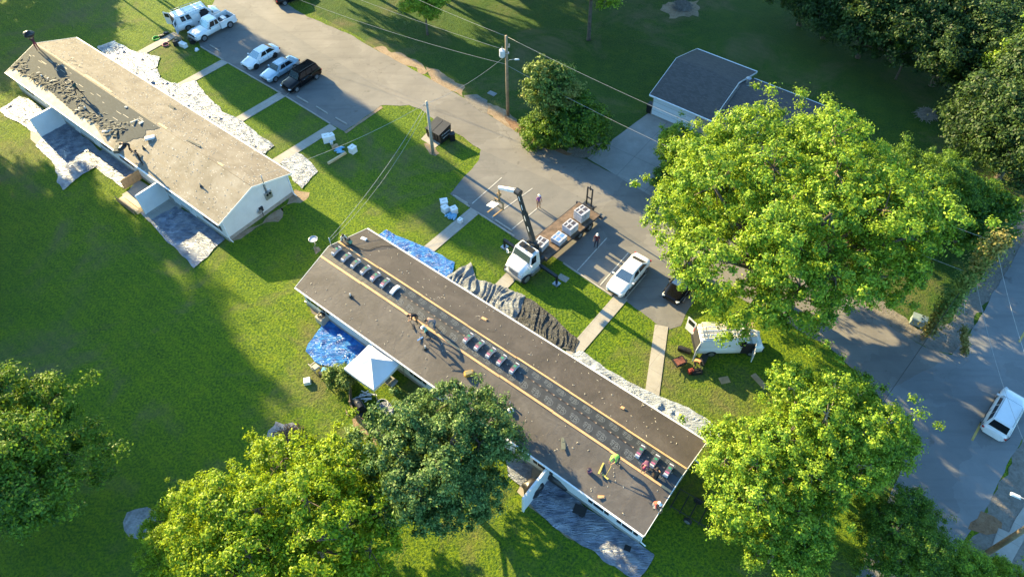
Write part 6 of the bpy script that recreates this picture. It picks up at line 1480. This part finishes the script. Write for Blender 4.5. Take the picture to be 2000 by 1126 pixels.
mb = MB(); mb.box((0, 0, .4), (.85, .85, .8)); mb.build('housing', mat('beige_enamel', (.45, .42, .36), .5), t, bevel=.04); mb = MB(); mb.lathe((0, 0, .8), [(.33, -.02), (.33, .012), (.1, .03)], 'Z', 20); mb.build('fan_opening', BLACK, t); mb = MB()
for k in range(6): a_ = k * math.pi / 6; mb.tube([(math.cos(a_) * .35, math.sin(a_) * .35, .84), (-math.cos(a_) * .35, -math.sin(a_) * .35, .84)], .008, 4)
mb.lathe((0, 0, .82), [(.36, 0), (.36, .03), (.33, .03), (.33, 0)], 'Z', 20); mb.build('fan_guard', STEEL, t)
def chair(lb, a_, b_, ang):
    t = thing('garden_chair', lb, 'chair', G(a_, b_), ang); m_ = mat('beige_plastic', (.42, .39, .34), .5)
    mb = MB(); mb.box((0, 0, .42), (.55, .55, .05)); mb.build('seat', m_, t, bevel=.02); mb = MB(); mb.box((0, .27, .75), (.55, .06, .65), rx=-.2); mb.build('backrest', m_, t, bevel=.02)
    for x in (-.24, .24):
        for y in (-.24, .24): mb = MB(); mb.box((x, y, .2), (.05, .05, .42)); mb.build('leg', m_, t)
        mb = MB(); mb.box((x * 1.15, 0, .64), (.06, .5, .04)); mb.build('armrest', m_, t)
chair('beige garden chair tipped toward the corner of the blue tarp', 618, 722, 2.4)
gb('storage_tub', 'grey tub with blue contents beside the garden chair', 'tub', 636, 732, DGREY, (.8, .7, .5), -.5, lambda m_: m_.box((0, 0, .5), (.6, .5, .08))); gb('bin_lid', 'blue and white packs on the grey tub', 'packs', 637, 729, BAG, (.5, .45, .62), -.2, lambda m_: m_.box((0, 0, .64), (.3, .2, .05)))
gb('square_pedestal', 'small square white box alone on the sunny lawn', 'box', 601, 746, WHITE, (.55, .55, .35), .2, lambda m_: m_.box((0, 0, .36), (.3, .3, .03)))
# fence
fpts = [(685, 735), (689, 800), (700, 822), (735, 848), (770, 872), (800, 905)]
t = thing('wooden_fence', 'brown picket fence curving round the back yard beside the canopy', 'fence', G(*fpts[0]))
o0 = t.location.copy()
for (a_, b_) in zip(fpts, fpts[1:]):
    A, B_ = G(*a_) - o0, G(*b_) - o0; d = B_ - A; ag = math.atan2(d.y, d.x); mb = MB(); n = max(2, int(d.length / .16))
    for i in range(n): q = A.lerp(B_, (i + .5) / n); mb.box((q.x, q.y, .62 + .02 * ((i * 7) % 3)), (.14, .03, 1.2), ag)
    mb.box(((A + B_) / 2) + Vector((0, 0, .95)), (d.length, .09, .09), ag); mb.box(((A + B_) / 2) + Vector((0, 0, .3)), (d.length, .09, .09), ag); mb.build('fence_panel', WOOD, t)
    mb = MB(); mb.box((A.x, A.y, .68), (.13, .13, 1.4), ag); mb.build('post', WOOD, t)
gb('grill', 'dark grill under its cover in the fenced yard', 'grill', 705, 800, DGREY, (1.1, .7, .9), -1.0, lambda m_: m_.lathe((0, 0, .95), [(.25, -.45), (.3, 0), (.25, .45)], 'X', 12)); gb('storage_box', 'black storage box at the foot of the grill', 'box', 702, 812, BLACK, (.8, .6, .5), -1.2, lambda m_: m_.box((0, 0, .52), (.84, .64, .04)))
t = thing('scrap_heap', 'heap of pale white slats on the ground under the canopy edge', 'slats', G(712, 776)); 
for i in range(12):
    mb = MB(); mb.box((rng.uniform(-.5, .5), rng.uniform(-.35, .35), .05 + i * .03), (rng.uniform(.6, 1.1), .09, .025), rng.gauss(.5, .6)); mb.build('slat', WRAP, t)
gb('garden_table', 'pale blue grey table in the shade right of the canopy', 'table', 762, 750, STEEL, (1.3, .8, .08), B2.hd, lambda m_: (m_.box((-.5, 0, -.0), (.06, .6, .7)), m_.box((.5, 0, 0), (.06, .6, .7)))).location.z = .62
coil('pale coiled garden hose in the fenced yard', 747, 790, mat('pale_hose', (.6, .6, .55), .5), .45)
# near right yard
sack('large black covered mound between the privacy screen and the grey tarp', G(1040, 958) + Vector((0, 0, .5)), (.75, .65, .75), .5); sack('long black covered mound against the back wall above the grey tarp', G(1094, 938) + Vector((0, 0, .5)), (1.1, .6, .6), -.6)
gb('square_mat', 'black mat on the upper part of the big grey tarp', 'mat', 1132, 998, BLACK, (.9, .7, .12), -.4, lambda m_: m_.box((.2, -.3, .05), (.3, .3, .1))).location.z = .25; gb('square_mat', 'small black square lying low on the big grey tarp', 'mat', 1225, 1072, BLACK, (.45, .4, .1), -.4, lambda m_: m_.box((0, 0, .11), (.3, .2, .03))).location.z = .2
t = thing('trailer', 'dark metal trailer frame in the shade beyond the right gable', 'trailer', G(1352, 1000), rad(-35)); mb = MB(); [mb.box((x, 0, .45), (.09, 1.5, .08)) for x in (-1.4, -.7, 0, .7, 1.4)]; mb.build('deck_beam', BLACK, t)
for s in (-1, 1): mb = MB(); mb.box((0, s * .74, .75), (3.0, .05, .06)); [mb.box((x, s * .74, .6), (.05, .05, .35)) for x in (-1.4, -.7, 0, .7, 1.4)]; mb.build('side_rail', DGREY, t); wheel(t, 0, s * .85, .3, .2)
# brush piles
def brush(lb, a_, b_, R, n, seed, mt):
    rg = random.Random(seed); mb = MB()
    for i in range(n):
        th = rg.uniform(0, 6.3); r_ = R * rg.random() ** .5; hh = .75 * R * (1 - (r_ / R) ** 2) * rg.uniform(.3, 1); c0 = Vector((math.cos(th) * r_, math.sin(th) * r_, hh)); d = Vector((rg.gauss(0, 1), rg.gauss(0, 1), rg.gauss(0, .35))).normalized() * rg.uniform(.3, .9) * R * .7
        mb.tube([c0 - d + Vector((0, 0, 0)), c0 + Vector((rg.uniform(-.1, .1), rg.uniform(-.1, .1), .1)), c0 + d], rg.uniform(.01, .03), 4, caps=False)
    mb.lathe((0, 0, 0), [(R * .9, -.05), (R * .7, R * .25), (R * .2, R * .5)], 'Z', 12); single('brush_pile', mb, [mt], lb, 'brush pile', G(a_, b_))
brush('tangled brown brush pile beside the ash at the top of the yellow-green tree', 565, 868, 1.25, 420, 1, mat('twigs', (.15, .10, .06), .9, var=.5)); brush('grey brush pile on the pale soil at the top edge', 1332, 14, 1.1, 260, 2, mat('grey_twigs', (.24, .22, .19), .9, var=.5)); brush('small stump and brush heap on the shaded lawn right of the maple', 1808, 226, .95, 220, 3, MATS['grey_twigs'])
mb = MB(); mb.lathe((0, 0, .1), [(.18, -1.6), (.2, 0), (.15, 1.6)], 'X', 10); mb.tube([(.3, 0, .2), (.6, .5, .5)], .05); single('fallen_log', mb, [BARK], 'fallen log lying before the dark wood', 'log', G(1718, 96), rad(-30))
# satellite dish and stand on the dirt near the dark roof
t = thing('satellite_dish', 'small satellite dish on a stand in the grass left of the dark roof', 'satellite dish', G(619, 488)); mb = MB(); mb.tube([(0, 0, 0), (0, 0, 1.3)], .03); mb.tube([(-.4, 0, .1), (.1, 0, .9)], .02); mb.build('stand', STEEL, t); mb = MB(); mb.lathe((0, 0, 1.4), [(.02, -.05), (.3, .0), (.42, .1), (.40, .11), (.28, .02)], 'Z', 16); mb.build('dish', STEEL, t)
sheet('bare_soil', P((612, 484), (622, 482), (628, 490), (618, 496)), .008, DIRT, jit=.1)
# roof oddments on the dark roof
x, y = B2.px(916, 731); t = thing('yellow_container', 'yellow tool tray lying on the dark roof below the middle bundles', 'tray', B2.wor(x, y, B2.rz(y) + .02), .2)
mb = MB(); mb.box((0, 0, .14), (.78, .5, .28), taper=.9); mb.build('tray_body', mat('ochre_plastic', (.50, .30, .06), .6), t, bevel=.06); mb = MB(); mb.box((0, 0, .29), (.5, .3, .02), .2); mb.build('tray_recess', MATS['olive'], t)
x, y = B2.px(1151, 922); t = thing('bucket', 'dark purple bucket near the yellow broom on the dark roof', 'bucket', B2.wor(x, y, B2.rz(y) - .02)); mb = MB(); mb.lathe((0, 0, 0), [(.13, 0), (.17, .38), (.15, .38), (.14, .3)], 'Z', 16); mb.build('bucket_body', mat('purple_plastic', (.09, .04, .09), .5), t); mb = MB(); mb.tube([(-.17, 0, .36), (-.1, 0, .5), (.1, 0, .5), (.17, 0, .36)], .008, 5); mb.build('handle', STEEL, t)
x, y = B2.px(996, 802); sack('white plastic bag next to the vent pipe on the dark roof', B2.wor(x, y, B2.rz(y) + .14), (.26, .2, .16), 0, WRAP)
def rfp(a_, b_, l, w_, h_, ang, lb, mt, name, cat):
    x, y = B2.px(a_, b_); mb = MB(); mb.box((0, 0, h_ / 2), (l, w_, h_)); mb.box((l * .2, 0, h_ + .01), (l * .4, w_ * .6, .02)); o = single(name, mb, [mt], lb, cat, B2.wor(x, y, B2.rz(y) + .02), ang + B2.hd, bevel=.005)
rfp(1100, 863, 1.1, .3, .04, rad(127), 'grey felt offcut on the near slope of the dark roof', mat('felt_offcut', (.12, .13, .10), .8), 'felt_offcut', 'offcut'); rfp(1174, 970, .45, .2, .06, .6, 'tan wood block lying below the yellow broom', BOARD, 'wood_block', 'block'); rfp(946, 623, .5, .22, .06, .1, 'orange tan offcut on the far slope near the charcoal tarp', BOARD, 'wood_block', 'block'); rfp(1216, 797, .3, .2, .1, .1, 'small tan block on the far slope near the pale tarp', BOARD, 'wood_block', 'block'); rfp(711, 467, .55, .3, .08, .2, 'white scrap board on the far slope by the air hose', WHITE, 'white_offcut', 'offcut'); rfp(1174, 915, .9, .12, .12, rad(100), 'yellow wooden stand lying by the broom on the dark roof', MATS['yellow_handle'], 'saw_horse', 'stand')
# ================================================================== TREES BEYOND THE PICTURE (their shadows cross the lawns)
SDH = Vector((math.cos(SUN_AZ), math.sin(SUN_AZ), 0)); SPR = Vector((-SDH.y, SDH.x, 0))
def far_tree(ac, al, key='wood_tall', sx=1.4, sz=1.6, lb='tall tree beyond the left and top edges of the picture', rz=0):
    p = SPR * ac + SDH * al; t = tree('shade_tree', lb, key, (p.x, p.y), 8, rz=rz, group='tall trees standing outside the picture'); t.scale = (sx, sx, sz); return t
FT = [(-1.5, 88, .9, 1.75), (1.5, 80, 1.0, 1.6), (4, 92, 1.2, 1.75), (5, 77, 1.0, 1.45), (9, 74, 1.2, 1.4), (10, 90, 1.4, 1.65), (13, 70, 1.1, 1.35), (17, 66, 1.2, 1.35), (17, 84, 1.4, 1.5), (22, 62, 1.2, 1.3), (27, 57, 1.2, 1.25), (31, 52, 1.1, 1.2), (24, 78, 1.4, 1.4),
      (-3, 104, 1.1, 2.3), (4, 108, 1.2, 2.1), (12, 104, 1.3, 1.9), (-12, 116, 1.0, .8), (-20, 117, 1.1, .8), (-27.5, 106, .5, 1.9), (-30.5, 104, .75, 2.25), (-31, 110, .7, 2.3),
      (-50, 78, 1.0, 1.9), (-55, 76, 1.1, 1.9), (-60, 72, 1.3, 2.2), (-66, 66, 1.4, 1.9), (-72, 62, 1.3, 1.7), (-78, 56, 1.4, 1.4), (-84, 50, 1.4, 1.3), (-56, 88, 1.3, 2.5), (-63, 84, 1.3, 2.3), (-69, 79, 1.3, 1.9), (-76, 74, 1.3, 1.5), (-47, 92, .6, 1.8)]
for i, (ac, al, sx, sz) in enumerate(FT):
    far_tree(ac, al, sx=sx, sz=sz, rz=i * 1.3)
